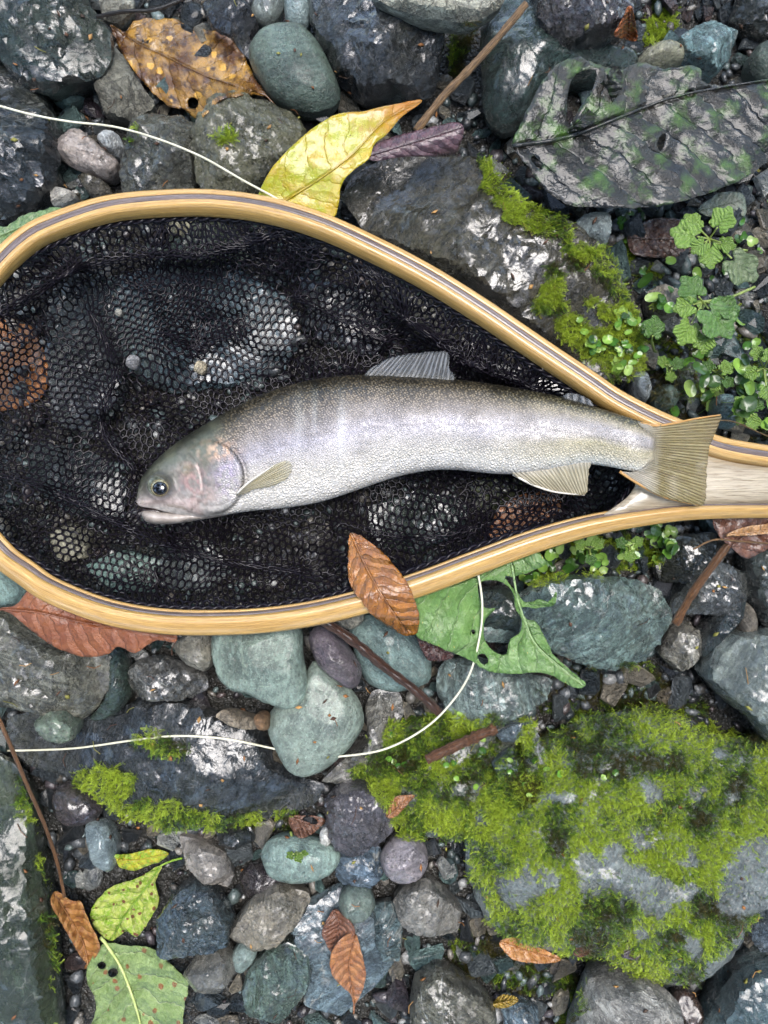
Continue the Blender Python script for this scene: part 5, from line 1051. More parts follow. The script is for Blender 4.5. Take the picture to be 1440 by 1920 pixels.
leaf('curled purple-brown leaf beside the long pale stick', [(690,288),(715,264),(800,240),(852,229),(870,240),(862,272),(845,292),(760,294),(700,302)], [(690,292),(780,265),(868,238)], leaf_mat('purple_brown_leaf', H('#4a3238'), H('#5c4048'), H('#35242a'), H('#2c1c22'), 7), crumple=.002, curl=-.009, zplane=.052, g=5)
leaf('brown leaf scrap beside the white chip', [(544,1530),(606,1534),(600,1552),(570,1571),(550,1561)], [(546,1532),(600,1550)], leaf_mat('brown_scrap', H('#6b4a3a'), H('#7f5a46'), H('#4f3529'), H('#432b20'), 5), lift=.004, crumple=.003, g=4, stiff=.8)
leaf('ragged dull green leaf peeping out beside the upper bend of the hoop', [(-20,420),(10,425),(40,405),(75,395),(110,388),(120,410),(70,450),(30,470),(-20,470)], [(-20,450),(110,395)], leaf_mat('dull_green_leaf', H('#5f7d4a'), H('#4d6a3c'), H('#7a8f58'), H('#7f9468'), 6), zplane=.044, crumple=.003, teeth=2, g=5)
leaf('dark red-brown leaf scrap beside the teal-grey stone', [(782,1195),(800,1190),(820,1210),(845,1222),(848,1234),(820,1240),(800,1235)], [(784,1196),(846,1232)], leaf_mat('dark_red_scrap', H('#3a201c'), H('#4c2b25'), H('#2a1613'), H('#24120f'), 5), zplane=.036, crumple=.004, g=4)
leaf('small brown leaf under the big moss-covered boulder edge', [(1072,1780),(1085,1755),(1105,1760),(1108,1785),(1085,1795)], [(1074,1782),(1106,1764)], leaf_mat('small_brown_leaf', H('#5f3a2a'), H('#70482f'), H('#45291e'), H('#3a2118'), 5), zplane=.037, crumple=.003, g=4)

# ------------------------------------------------------------------ sticks and stems
def stick(label, pts, r0, r1, mat, zs=None, lift=0.0, n=70, name='twig', cat='twig', bumpy=.12, sides=10, off=0.8, buds=0):
    p = spline(pts, n)
    if zs is None:
        h = np.array([pick(x, y)[0].z for x, y in p]); x = np.arange(n); A = np.c_[x, np.ones(n)]; sol = np.linalg.lstsq(A, h, rcond=None)[0]; ln = A @ sol
        z = ln + max(0, np.percentile(h - ln, 85)) + lift + max(r0, r1) * off
    else: z = np.interp(np.linspace(0, 1, n), np.linspace(0, 1, len(zs)), zs)
    P = at(p[:, 0], p[:, 1], z); r = np.linspace(r0, r1, n) * (1 + bumpy * vnoise(np.c_[np.arange(n) / 4.0, 0 * r0 + np.zeros(n) + len(pts) + p[0, 0]], 5))
    V, F, uv = tube(P, r, sides); V = V + np.c_[vnoise(V * 900, 1), vnoise(V * 900, 2), vnoise(V * 900, 3)] * max(r0, r1) * bumpy * .7
    o = mk(name, V, F, mat, None, True, uv=uv); tag(o, label, cat); return o
def bark(name, ca, cb, rough=.6, coat=.1):
    s = NT(name); uvn = s.n('ShaderNodeUVMap'); mp = s.n('ShaderNodeMapping'); s.l(uvn.outputs[0], mp.inputs[0]); mp.inputs['Scale'].default_value = (9, 26, 1)
    n = s.noise(mp.outputs[0], 1.2, 6, .75, .5); n2 = s.noise(uvn.outputs[0], 120, 3); c = s.mix(s.ramp(n, .42, .58), s.mix(1.0, ca, (1.35, 1.3, 1.2), 'MULTIPLY'), s.mix(1.0, cb, (.7, .7, .7), 'MULTIPLY')); c = s.mix(s.ramp(n2, .55, .75, 0, .7), c, s.mix(1.0, ca, (.3, .3, .3), 'MULTIPLY'))
    return s.done(s.bsdf(c, rough, s.bump(s.math('ADD', n, s.math('MULTIPLY', n2, .4)), .0022), .5, coat * .5))
stick('long pale brown stick leaning beside the yellow leaf tip', [(780,246),(830,182),(880,130),(930,75),(986,8)], .0021, .0019, bark('pale_bark', H('#8f7352'), H('#5e4733')), zs=[.045, .048, .052, .053, .053])
stick('dark brown wet stick across the teal-grey stone', [(605,1163),(660,1200),(720,1250),(775,1292),(824,1337)], .0028, .0024, bark('dark_wet_bark', H('#4a2f22'), H('#2c1c15'), .35, .4), zs=[.043, .040, .037, .036, .034])
stick('short broken brown stick on the moss', [(800,1424),(860,1396),(930,1364)], .0030, .0030, bark('broken_bark', H('#6d4a33'), H('#4a3020'), .5, .2), zs=[.030, .031, .031], bumpy=.2)
stick('thin brown stem leading to the curled dry brown leaf', [(-20,1310),(10,1375),(50,1470),(85,1550),(108,1620),(121,1682)], .0011, .0009, bark('stem_bark', H('#7d5a3c'), H('#5c3f28'), .5), zs=[.046, .046, .044, .032, .018, .014], bumpy=.05)
stick('brown leaf stalk over the grey wet rock', [(1266,1170),(1300,1110),(1340,1055),(1372,1012)], .0024, .0020, bark('stalk_bark', H('#75512f'), H('#4f331f'), .45, .2), zs=[.034, .038, .041, .042], bumpy=.12)
stick('thin black twig above the blotched brown leaf', [(180,32),(230,22),(290,18),(350,-4),(400,-20)], .0011, .0008, bark('black_bark', H('#2c2622'), H('#1a1614'), .4, .3), zs=[.030, .030, .029, .028, .028])
stick('fine pale rootlet beside the handle end', [(1345,788),(1380,792),(1440,818),(1500,838)], .0004, .0003, bark('rootlet', H('#8a7350'), H('#6b5638')), zs=[.040, .042, .042, .042], bumpy=.02)
stick('fine curved pale rootlet at the brown stalk', [(1300,1030),(1340,1012),(1390,1015),(1480,1022)], .0005, .0004, bark('rootlet_pale', H('#a3805a'), H('#80603f')), zs=[.044, .046, .046, .046], bumpy=.02)
# ------------------------------------------------------------------ the white line
s = NT('white_line'); tc = s.n('ShaderNodeTexCoord'); n = s.noise(tc.outputs['Object'], 120, 3); LINE = s.done(s.bsdf(s.mix(n, H('#d6d3be'), H('#b5b298')), .35, None, .5, .2))
def line(label, pts, zs):
    p = spline(pts, 160); z = np.interp(np.linspace(0, 1, 160), np.linspace(0, 1, len(zs)), zs); z = spline(np.c_[np.linspace(0, 1, 160), z * 1e2], 160)[:, 1] / 1e2
    h_ = np.array([pick(a_, b_)[0].z for a_, b_ in p]); fr = ~inpoly(p, [(495,1340),(560,1240),(600,1230),(690,1320),(690,1380),(600,1460),(540,1460),(500,1400)])
    z = np.where(fr & (p[:, 1] > 1000) & (p[:, 0] < 520), np.maximum(z * 0, h_ + .0012), z)
    z = np.where(fr, np.maximum(z, h_ + .0008), z)
    for it in range(6): z[1:-1] = (z[:-2] + z[1:-1] * 2 + z[2:]) / 4
    z = np.where(fr, np.maximum(z, h_ + .0006), z)
    V, F, uv = tube(at(p[:, 0], p[:, 1], z), .0006, 8); o = mk('fishing_line', V, F, LINE, None, True, uv=uv); tag(o, label, 'fishing line')
line('white fishing line running from the dark rocks under the hoop by the yellow leaf', [(-40,190),(0,199),(60,215),(130,228),(215,238),(300,262),(380,295),(450,335),(500,362),(524,376),(545,390)], [.046, .046, .045, .040, .041, .044, .046, .054, .053])
line('white fishing line looping from the torn green leaf across the slate rock', [(-40,1410),(0,1408),(80,1406),(150,1402),(250,1388),(330,1380),(420,1385),(510,1403),(575,1418),(640,1418),(720,1405),(790,1370),(840,1325),(880,1265),(900,1190),(904,1130),(895,1070),(885,1050)], [.043, .042, .038, .038, .038, .030, .020, .022, .030, .036, .045, .049, .051, .051])
# ------------------------------------------------------------------ chips caught on the net
for lb, px, py, r, c in (('tan triangular chip lying on the net mesh', 376, 690, 13, '#c2b79f'), ('translucent grey chip lying on the net mesh', 249, 680, 14, '#8f8f92'), ('small pale oval chip lying on the net mesh', 222, 586, 7, '#b7b6ae')):
    P0 = np.array([[px, py]], float); zb = float(bag_z(P0, polydist(P0, INN), .0022, 41)[0])
    o = stone(lb, [(px - r, py + r * .3), (px - r * .5, py - r), (px + r * .7, py - r * .8), (px + r * .8, py + r * .2), (px + r * .2, py + r)], zb - .0005, .005, c, 'matte', 3, 1, .04, cat='pebble', name='pebble', surf=False, f=.9)
# ------------------------------------------------------------------ moss: feathery shoots on the rocks
def col_mat(name, rough=.5, trans=.3, coat=0.0):
    s = NT(name); a = s.n('ShaderNodeVertexColor', layer_name='Col'); b = s.bsdf(a.outputs[0], rough, None, .4, coat); t = s.n('ShaderNodeBsdfTranslucent'); s.l(a.outputs[0], t.inputs[0])
    mx = s.n('ShaderNodeMixShader'); mx.inputs[0].default_value = trans; s.l(b.outputs[0], mx.inputs[1]); s.l(t.outputs[0], mx.inputs[2]); return s.done(mx.outputs[0])
MOSS = col_mat('moss_shoots', .45, .3)
GREENS = np.array([hexc('#93a634'), hexc('#738f2d'), hexc('#547226'), hexc('#3d561f'), hexc('#2b3a18'), hexc('#333a18'), hexc('#45401c')])
def shoot_template(k=7):
    V, F = [], []
    for i in range(k):
        x = i / k; w = .26 * (1 - .55 * x); zc = .18 * math.sin(x * 2.2)
        for sgn in (-1, 1):
            b = len(V); V += [(x - .03, 0, zc), (x + .09, sgn * w * .45, zc + .05), (x + .19, sgn * w, zc + .02 + .05 * (i % 2)), (x + .05, sgn * w * .75, zc - .01)]
            F += [(b, b + 1, b + 2), (b, b + 2, b + 3)]
    b = len(V); V += [(.95, -.05, .14), (.95, .05, .14), (1.12, 0, .17)]; F.append((b, b + 1, b + 2))
    return np.array(V), np.array(F)
SHV, SHF = shoot_template()
def moss(label, poly, n_, size=(.0018, .0038), holes=(), bright=.5, flow=None, thr=-.15, nscale=60, spill=0, seed=0, stand=(.1, .75), group=None):
    n = int(n_ * 1.7) if n_ < 5000 else n_; rg = np.random.default_rng(seed + 50); po = np.asarray(poly, float); lo, hi = po.min(0), po.max(0)
    P = np.stack([rg.uniform(lo[0] - spill, hi[0] + spill, n * 3), rg.uniform(lo[1] - spill, hi[1] + spill, n * 3)], -1)
    sd_ = np.where(inpoly(P, po), polydist(P, po), -polydist(P, po)) + 22 * fbm(P / 30.0, seed, 3)
    ok = sd_ > 0
    for h in holes:
        hd = np.where(inpoly(P, h), polydist(P, h), -polydist(P, h)) + 20 * fbm(P / 22.0, seed + 4, 3); ok &= ~((hd > 0) & (rg.random(len(P)) < .96))
    ok &= fbm(P / nscale, seed + 7, 3) > thr - rg.random(len(P)) * .12
    P = P[ok][:n]; m = len(P)
    if m == 0: return
    pos, nor = np.empty((m, 3)), np.empty((m, 3))
    for i, (x, y) in enumerate(P):
        p, q = pick(x, y); pos[i] = p; nor[i] = q if q.z > 0 else -q
    nor[:, 2] = np.maximum(nor[:, 2], .25); nor /= np.linalg.norm(nor, axis=1)[:, None]
    an = rg.uniform(0, 6.283, m) if flow is None else flow + rg.normal(0, .9, m)
    an = an + fbm(P / 45.0, seed + 2, 2) * 2.0
    d = np.stack([np.cos(an), np.sin(an), 0 * an], -1); d -= nor * (d * nor).sum(1)[:, None]; d /= np.linalg.norm(d, axis=1)[:, None]
    el = rg.uniform(*stand, m)[:, None]; ex = d * np.cos(el) + nor * np.sin(el); ey = np.cross(nor, d); ez = np.cross(ex, ey)
    sc = rg.uniform(*size, m)[:, None, None]
    pos = pos + nor * rg.uniform(-.0004, .0022, m)[:, None]
    V = pos[:, None] + sc * (SHV[None, :, 0, None] * ex[:, None] + SHV[None, :, 1, None] * ey[:, None] + SHV[None, :, 2, None] * ez[:, None])
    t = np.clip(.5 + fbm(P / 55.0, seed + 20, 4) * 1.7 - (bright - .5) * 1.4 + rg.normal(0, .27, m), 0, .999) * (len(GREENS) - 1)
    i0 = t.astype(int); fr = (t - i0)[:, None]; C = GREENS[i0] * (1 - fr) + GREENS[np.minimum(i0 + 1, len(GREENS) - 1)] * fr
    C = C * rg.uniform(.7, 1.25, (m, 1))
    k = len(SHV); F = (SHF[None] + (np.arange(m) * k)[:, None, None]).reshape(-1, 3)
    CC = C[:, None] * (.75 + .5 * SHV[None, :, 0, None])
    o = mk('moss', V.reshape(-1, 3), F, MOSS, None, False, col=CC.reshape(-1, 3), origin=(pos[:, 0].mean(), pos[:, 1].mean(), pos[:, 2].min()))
    tag(o, label, 'moss', group, 'stuff')
moss('bright feathery moss along the top of the brown-veined boulder', [(893,292),(925,298),(965,340),(1005,378),(1065,415),(1112,468),(1092,492),(1040,446),(965,418),(922,388),(912,335)], 1700, bright=.95, thr=-.5, seed=1, flow=-.8)
moss('strip of moss down the wet face of the brown-veined boulder', [(1058,445),(1105,468),(1075,530),(1040,590),(1000,585),(1035,515)], 600, bright=.85, thr=-.2, seed=2)
moss('moss and seedlings between the brown-veined boulder and the hoop', [(1035,590),(1100,565),(1190,560),(1212,640),(1205,705),(1150,712),(1085,672),(1040,632)], 1500, bright=.85, thr=-.35, seed=3)
moss('thin moss below the blackened leaf', [(1100,470),(1180,430),(1240,480),(1240,560),(1180,590),(1120,540)], 700, bright=.55, thr=-.1, seed=4)
moss('moss patch on the edge of the dark slate rock', [(135,1452),(190,1432),(235,1425),(262,1452),(250,1500),(330,1512),(430,1525),(500,1522),(560,1520),(540,1545),(430,1555),(300,1552),(222,1522),(150,1484)], 2000, (.0016, .0034), bright=.9, thr=-.08, seed=5, nscale=45)
moss('small moss tuft on the dark slate rock under the white line', [(250,1375),(290,1365),(330,1390),(360,1400),(350,1420),(300,1410),(255,1400)], 260, bright=.7, thr=-.1, seed=6)
BARE = [[(1075,1640),(1085,1600),(1150,1600),(1200,1620),(1240,1650),(1305,1655),(1300,1690),(1240,1720),(1190,1700),(1140,1670),(1085,1668)], [(935,1640),(985,1630),(1055,1640),(1050,1660),(1000,1685),(960,1710),(935,1690)], [(1340,1660),(1370,1590),(1440,1560),(1540,1540),(1540,1700),(1400,1720),(1340,1715)], [(1195,1470),(1225,1460),(1240,1490),(1210,1500)], [(1180,1570),(1210,1560),(1215,1590),(1190,1595)]]
BIG = [(890,1650),(868,1580),(880,1500),(985,1395),(1100,1335),(1250,1325),(1380,1370),(1530,1395),(1530,1650),(1430,1700),(1378,1765),(1300,1838),(1200,1838),(1100,1790),(980,1778),(915,1730)]
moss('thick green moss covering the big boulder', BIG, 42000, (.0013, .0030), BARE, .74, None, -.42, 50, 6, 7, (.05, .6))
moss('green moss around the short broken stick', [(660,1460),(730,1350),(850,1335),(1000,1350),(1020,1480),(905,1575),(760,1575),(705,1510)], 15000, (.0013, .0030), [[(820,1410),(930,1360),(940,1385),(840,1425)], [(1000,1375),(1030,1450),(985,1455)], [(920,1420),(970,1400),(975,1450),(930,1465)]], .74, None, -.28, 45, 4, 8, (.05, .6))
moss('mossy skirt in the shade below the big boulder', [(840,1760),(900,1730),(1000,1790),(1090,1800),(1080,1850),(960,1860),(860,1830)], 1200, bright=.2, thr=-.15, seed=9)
moss('moss tuft beside the curled orange leaf', [(1208,55),(1238,-10),(1268,15),(1265,60),(1232,85),(1190,85)], 520, bright=.95, thr=-.5, seed=10)
moss('moss strip beside the charcoal rock and the long pale stick', [(842,140),(850,62),(880,38),(894,55),(872,120),(852,155)], 420, bright=.6, thr=-.4, seed=11)
moss('moss fringe along the long dark green boulder', [(30,1440),(62,1490),(72,1570),(92,1660),(110,1760),(112,1900),(95,1920),(88,1760),(60,1620),(40,1520)], 1100, bright=.55, thr=-.12, seed=12)
moss('moss at the foot of the ridged rock and the teal rock', [(1060,1255),(1150,1245),(1210,1240),(1230,1270),(1330,1330),(1300,1345),(1120,1330),(1000,1330),(1010,1290)], 1500, bright=.5, thr=-.15, seed=13)
moss('moss among the wet leaves under the handle', [(950,1060),(1060,1010),(1180,985),(1250,985),(1240,1050),(1160,1085),(1050,1085),(990,1100)], 1500, bright=.75, thr=-.2, seed=14)
moss('moss under the small green leaves beside the tail', [(1200,640),(1300,600),(1450,560),(1500,600),(1500,830),(1400,820),(1260,790),(1215,740)], 1600, bright=.5, thr=-.05, seed=15)
moss('moss specks on the brown grey stone beside the leaf', [(235,250),(262,235),(262,262),(240,275)], 120, bright=.5, thr=-.3, seed=16)
moss('moss flecks on the olive rough stone', [(395,250),(430,235),(440,270),(410,285)], 110, bright=.6, thr=-.2, seed=17)
moss('moss beside the pale grey-white angular boulder', [(1060,1850),(1100,1830),(1110,1870),(1080,1940),(1040,1940)], 260, bright=.3, thr=-.2, seed=18)

# ------------------------------------------------------------------ small round-leaved ground cover
COVER = col_mat('cover_leaf', .3, .25, .3)
CG = np.array([hexc('#5f8a34'), hexc('#7ba044'), hexc('#44702a'), hexc('#93b05c'), hexc('#33521f')])
def cover(label, poly, n, r=(7, 13), zl=(.004, .012), seed=0):
    rg = np.random.default_rng(seed + 400); po = np.asarray(poly, float); lo, hi = po.min(0), po.max(0)
    P = np.stack([rg.uniform(lo[0], hi[0], n * 6), rg.uniform(lo[1], hi[1], n * 6)], -1); P = P[inpoly(P, po) & (fbm(P / 40.0, seed, 3) > -.1)][:int(n * .45)]
    k = 14; an = np.linspace(0, 2 * np.pi, k, endpoint=False); VV, FF, CC = [], [], []; b = 0
    for x, y in P:
        p, q = pick(x, y); rr = rg.uniform(*r) * KPX * .41; z = p.z + rg.uniform(*zl); yaw = rg.uniform(0, 6.28); tx, ty = rg.normal(0, .3, 2)
        lb_ = rg.integers(0, 3); shp = (1 + .12 * np.cos(an) - .22 * np.exp(-((np.abs(an - math.pi)) / .3) ** 2)) if lb_ == 0 else (1 - .3 * (.5 - .5 * np.cos(an * 3)) ** 2) if lb_ == 1 else (.8 + .35 * np.cos(an) ** 2)
        ring = []
        for fr, cup in ((0.5, .03), (1.0, .16)):
            lx, ly = rr * fr * shp * np.cos(an), rr * fr * shp * .88 * np.sin(an); lz = rr * (cup + .05 * np.sin(an * 3 + yaw)) + lx * tx + ly * ty
            ring.append(np.stack([lx * math.cos(yaw) - ly * math.sin(yaw), lx * math.sin(yaw) + ly * math.cos(yaw), lz], -1))
        c = np.array([p.x, p.y, z]); v = np.concatenate([[np.zeros(3)], ring[0], ring[1]]) + c
        base = CG[rg.integers(len(CG))] * rg.uniform(.7, 1.2)
        f = [(b, b + 1 + j, b + 1 + (j + 1) % k) for j in range(k)]
        for j in range(k): f += [(b + 1 + j, b + 1 + k + j, b + 1 + k + (j + 1) % k), (b + 1 + j, b + 1 + k + (j + 1) % k, b + 1 + (j + 1) % k)]
        col = np.concatenate([[base * 1.25], np.tile(base, (k, 1)), np.tile(base * .9, (k, 1))])
        # stalk
        s0 = np.array([p.x + rg.normal(0, .002), p.y + rg.normal(0, .002), p.z - .001]); w = np.array([.0003, 0, 0]); h = np.array([0, .0003, 0]); bs = b + len(v)
        v = np.concatenate([v, [s0 - w, s0 + w, s0 + h, c - w, c + w, c + h]]); f += [(bs, bs + 1, bs + 4), (bs, bs + 4, bs + 3), (bs + 1, bs + 2, bs + 5), (bs + 1, bs + 5, bs + 4), (bs + 2, bs, bs + 3), (bs + 2, bs + 3, bs + 5)]
        col = np.concatenate([col, np.tile(hexc('#7d9a4a'), (6, 1))]); VV.append(v); FF += f; CC.append(col); b += len(v)
    V = np.concatenate(VV); o = mk('ground_cover', V, np.array(FF), COVER, None, True, col=np.concatenate(CC)); tag(o, label, 'ground cover', None, 'stuff')
cover('tiny round green leaves carpeting the bank under the handle', [(950,1065),(1050,1015),(1180,985),(1260,978),(1250,1040),(1180,1075),(1080,1075),(990,1095)], 170, seed=1)
cover('small round green leaves beside the tail fin', [(1230,690),(1330,660),(1460,650),(1480,830),(1400,815),(1340,770),(1250,785)], 120, (9, 17), (.006, .02), 2)
cover('tiny shiny leaves between the mossy boulder and the hoop', [(1080,600),(1160,570),(1210,620),(1205,700),(1140,700),(1085,660)], 110, (6, 11), (.002, .006), 3)
cover('small green leaves round the trifoliate sprig', [(1190,480),(1260,500),(1440,380),(1480,420),(1470,640),(1300,660),(1210,640)], 110, (6, 13), (.003, .012), 4)
cover('pale tiny leaves at the edge of the blackened leaf', [(1150,400),(1220,395),(1240,440),(1180,470),(1150,440)], 26, (6, 10), (.003, .008), 5)
cover('tiny leaves sprouting in the moss by the broken stick', [(720,1340),(850,1330),(1000,1420),(1100,1400),(1200,1430),(1100,1500),(900,1480),(720,1440)], 90, (4, 8), (.001, .004), 6)

# ------------------------------------------------------------------ seedlings with lobed leaves
def lobed(cx, cy, r, yaw, lobes=5, depth=.22, narrow=.9):
    a = np.linspace(0, 2 * np.pi, 46, endpoint=False); rad = r * (1 - depth * (.5 + .5 * np.cos(a * lobes + math.pi)) ** 2 - .35 * np.exp(-((a - math.pi) / .35) ** 2))
    x, y = rad * np.cos(a), rad * np.sin(a) * narrow; return [(cx + x_ * math.cos(yaw) - y_ * math.sin(yaw), cy + x_ * math.sin(yaw) + y_ * math.cos(yaw)) for x_, y_ in zip(x, y)]
SG = [leaf_mat('sprig_leaf_light', H('#8fb350'), H('#7ba23f'), H('#a5c46a'), H('#a9c77a'), 5, .8, .4, (.2, .4), .4, .0005, None, .2), leaf_mat('sprig_leaf_dark', H('#5f8a3a'), H('#4d742f'), H('#76964f'), H('#8fae66'), 5, .8, .4, (.15, .35), .5, .0005, None, .2), leaf_mat('sprig_leaf_grey', H('#5d7048'), H('#73855c'), H('#4a5a3a'), H('#7f9068'), 5, .8, .4, (.2, .4), .4, .0005, None, .1)]
STEM = flatm('sprig_stem', H('#8a9a4f'), H('#6f8040'), .4)
def sprig(label, hub, leaves, z, stem_to=None):
    root = empty('seedling', at(hub[0], hub[1], .012)); tag(root, label, 'seedling')
    zh = z - .006
    for (cx, cy, r, m) in leaves:
        yaw = math.atan2(cy - hub[1], cx - hub[0]); o = lobed(cx, cy, r, yaw)
        a = (cx - math.cos(yaw) * r * .62, cy - math.sin(yaw) * r * .62); b = (cx + math.cos(yaw) * r * .95, cy + math.sin(yaw) * r * .95)
        dz = RNG.uniform(-.003, .003)
        leaf('', o, [a, ((a[0] + b[0]) / 2, (a[1] + b[1]) / 2), b], SG[m], zplane=lambda v: z + dz + .00012 * (v[:, 0] - cx) * RNG.uniform(-1, 1), crumple=.002, curl=.0015, ragged=1.4, teeth=1.6, g=5, name='leaflet', parent=root, rib=False)
        V, F, uv = tube(at(np.linspace(hub[0], a[0], 8), np.linspace(hub[1], a[1], 8), np.linspace(zh, z + dz + .0008, 8)), .0005, 6); mk('petiole', V, F, STEM, root)
    if stem_to is not None:
        q = spline([hub, ((hub[0] + stem_to[0]) / 2, (hub[1] + stem_to[1]) / 2 + 6), stem_to], 16); V, F, uv = tube(at(q[:, 0], q[:, 1], np.linspace(zh, .012, 16)), .0008, 7); mk('stem', V, F, STEM, root)
sprig('bright trifoliate sprig with scalloped leaves near the blackened leaf', (1330,448), [(1288,440,32,0),(1300,418,22,0),(1312,462,20,0),(1355,412,28,0),(1332,478,26,0),(1362,458,18,0),(1390,500,38,2)], .044, (1400,470))
sprig('darker green sprig with rounded leaves beside the tail fin', (1318,566), [(1298,542,30,1),(1285,575,24,0),(1345,598,42,1),(1288,622,28,0),(1320,640,24,0),(1362,575,26,1)], .042, (1415,538))
sprig('single small toothed leaf on the bank beside the hoop', (1222,640), [(1226,615,24,1)], .036, (1230,660))
sprig('green leaf cluster on the bank above the tail fin tip', (1432,690), [(1420,662,16,0),(1445,668,18,0),(1410,700,16,0),(1438,735,18,0),(1462,700,18,1)], .040, (1440,720))
sprig('tiny fresh sprig on the flat oval teal stone', (556,1598), [(545,1604,8,0),(560,1608,10,0),(570,1600,7,0)], .030, (545,1560))
sprig('lobed seedling beside the cracked grey stone', (1345,700), [(1328,688,15,1),(1362,690,16,0),(1340,722,15,0),(1365,716,13,1)], .034, (1352,735))
sprig('pale seedling between the teal stone and the rootlet', (1405,770), [(1390,756,16,0),(1420,758,15,1),(1412,790,17,0),(1390,786,12,0)], .036, (1418,800))
sprig('small seedling under the sprig with rounded leaves', (1255,690), [(1243,678,12,0),(1270,682,14,1),(1258,705,12,0)], .032, (1262,715))
sprig('seedling with narrow lobes under the handle edge', (1105,1030), [(1090,1022,13,0),(1120,1020,14,0),(1108,1048,13,1)], .036, (1110,1055))
sprig('seedling beside the black wet rock under the handle', (1180,1025), [(1166,1018,13,1),(1195,1016,13,0),(1182,1042,14,0)], .036, (1186,1052))

# ------------------------------------------------------------------ crumbs of leaf and needle lying on the stones: too many to count
def litter(n=230, m=90):
    rg = np.random.default_rng(77); VV, FF, CC = [], [], []; b = 0
    pal = [hexc(x) for x in ('#6b4526', '#8a5d33', '#4a3020', '#a07a48', '#3a2a1e', '#7d7a3a')]
    while n > 0 or m > 0:
        x, y = rg.uniform(0, 1440), rg.uniform(0, 1920)
        if inpoly(np.array([[x, y]]), INN)[0] or polydist(np.array([[x, y]]), INN)[0] < 60 or x > 1180 and 780 < y < 985: continue
        p, q = pick(x, y); q = np.array(q); q = q if q[2] > 0 else -q; a = rg.uniform(0, 6.28); d = np.array([math.cos(a), math.sin(a), 0]); d -= q * (d @ q); d /= np.linalg.norm(d); e = np.cross(q, d); c = np.array(p) + q * .0008
        col = np.array(pal[rg.integers(len(pal))]) * rg.uniform(.7, 1.2)
        if n > 0:
            n -= 1; l, w = rg.uniform(.0009, .0026), rg.uniform(.0005, .0014)
            v = [c - d * l, c - e * w + q * .0005, c + d * l * .9 + q * .0006, c + e * w * .8]; v = v + [k - q * .0004 for k in v]
            f = [(0, 1, 2), (0, 2, 3), (4, 6, 5), (4, 7, 6), (0, 4, 5), (0, 5, 1), (1, 5, 6), (1, 6, 2), (2, 6, 7), (2, 7, 3), (3, 7, 4), (3, 4, 0)]
        else:
            m -= 1; l = rg.uniform(.003, .010); k = q * .0012; w = .00022; mid = c + e * l * rg.uniform(-.2, .2) + k
            v = []
            for s_ in (c - d * l * .5, mid, c + d * l * .5 + k * .5): v += [s_ - e * w, s_ + e * w, s_ + q * w * 1.6]
            f = [(0, 1, 4), (0, 4, 3), (1, 2, 5), (1, 5, 4), (2, 0, 3), (2, 3, 5), (3, 4, 7), (3, 7, 6), (4, 5, 8), (4, 8, 7), (5, 3, 6), (5, 6, 8)]
        VV += v; FF += [tuple(i + b for i in t_) for t_ in f]; CC += [col] * len(v); b += len(v)
    o = mk('leaf_litter', np.array(VV), np.array(FF), col_mat('litter_crumbs', .55, .05), None, False, col=np.array(CC)); tag(o, 'brown crumbs of leaf and needle strewn over the stones', 'leaf litter', None, 'stuff')
litter()

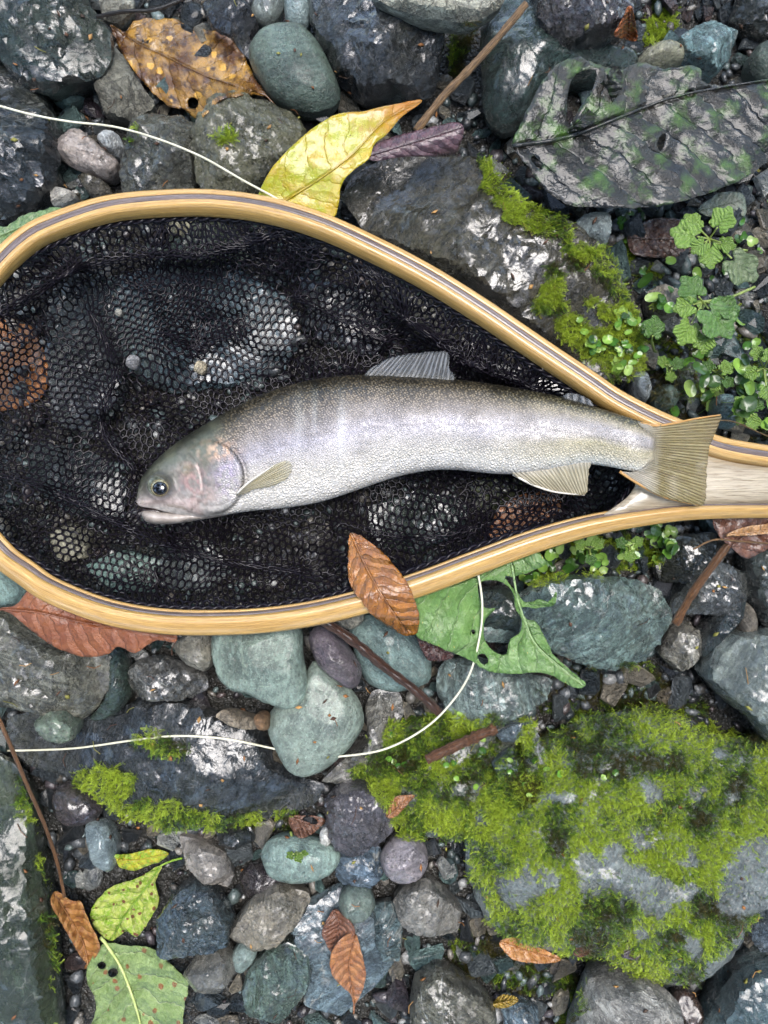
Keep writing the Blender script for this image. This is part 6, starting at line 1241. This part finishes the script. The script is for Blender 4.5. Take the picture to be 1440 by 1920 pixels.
# ------------------------------------------------------------------ unseen trees, added so the wet stones reflect dark foliage and open sky
TL = NT('tree_leaves'); a_ = TL.n('ShaderNodeVertexColor', layer_name='Col'); bb_ = TL.bsdf(a_.outputs[0], .5, None, .3); tr_ = TL.n('ShaderNodeBsdfTranslucent'); TL.l(a_.outputs[0], tr_.inputs[0]); mx_ = TL.n('ShaderNodeMixShader'); mx_.inputs[0].default_value = .25
TL.l(bb_.outputs[0], mx_.inputs[1]); TL.l(tr_.outputs[0], mx_.inputs[2]); TLM = TL.done(mx_.outputs[0])
TBARK = bark('tree_bark', H('#5a5044'), H('#3a332b'), .8)
def offscreen_tree(label, base, lean, seed, nleaf):
    rg = np.random.default_rng(seed); root = empty('offscreen_tree', base); tag(root, label, 'offscreen_tree', 'trees added out of view for reflections')
    b = np.array(base, float); top = b + np.array([lean[0], lean[1], 4.6])
    tr = spline([b - (0, 0, .1), b * .7 + top * .3 + (0, 0, .3), b * .35 + top * .65 + (0, 0, .3), top], 24); V, F, uv = tube(tr, np.linspace(.13, .03, 24), 10); mk('trunk', V, F, TBARK, root, uv=uv)
    tips = []
    for k in range(22):
        i = rg.integers(3, 23); an = rg.uniform(0, 6.28); l = rg.uniform(.5, 1.5); e = tr[i] + np.array([math.cos(an) * l, math.sin(an) * l, rg.uniform(-.1, .7)])
        m_ = (tr[i] + e) / 2 + (0, 0, .15); q = spline([tr[i], m_, e], 10); V, F, uv = tube(q, np.linspace(.03, .006, 10), 6); mk('limb', V, F, TBARK, root, uv=uv); tips += [q[5], q[7], q[9], q[8]]
    tips = np.array(tips); c = tips[rg.integers(len(tips), size=nleaf)] + rg.normal(0, .25, (nleaf, 3)); c[:, 2] = np.maximum(c[:, 2], .25)
    r = rg.uniform(.06, .12, nleaf)[:, None]; d = rg.normal(size=(nleaf, 3)); d[:, 2] *= .5; d /= np.linalg.norm(d, axis=1)[:, None]; s_ = np.cross(d, rg.normal(size=(nleaf, 3)) * .4 + (0, 0, 1)); s_ /= np.linalg.norm(s_, axis=1)[:, None]
    V = np.stack([c - d * r, c + s_ * r * .6, c + d * r * 1.1, c - s_ * r * .6], 1).reshape(-1, 3); F = (np.arange(nleaf)[:, None] * 4 + np.arange(4)[None])
    col = np.repeat(np.array([hexc('#4d6a2a'), hexc('#5f7a30'), hexc('#3c5522')])[rg.integers(3, size=nleaf)], 4, 0); tag(mk('crown', V, F, TLM, root, False, col=col), kind='stuff')
for k_t, (an_t, rd_t, wh) in enumerate([(15, 3.3, 'beyond the dark teal stone'), (62, 3.6, 'beyond the blackened leaf'), (100, 3.0, 'beyond the net handle'), (140, 3.4, 'beyond the blue-green boulder'), (185, 3.2, 'behind the mossy boulder'), (228, 3.4, 'behind the pale green leaf'), (270, 3.0, 'beyond the bend of the hoop'), (315, 3.3, 'beyond the dark green boulder')]):
    x_, y_ = rd_t * math.sin(R(an_t)), rd_t * math.cos(R(an_t)); offscreen_tree('leafy tree added for the reflections, ' + wh, (x_, y_, 0), (-x_ * .12, -y_ * .12), k_t, 3600)
for _o in bpy.data.objects:
    if '_o' in _o: del _o['_o']
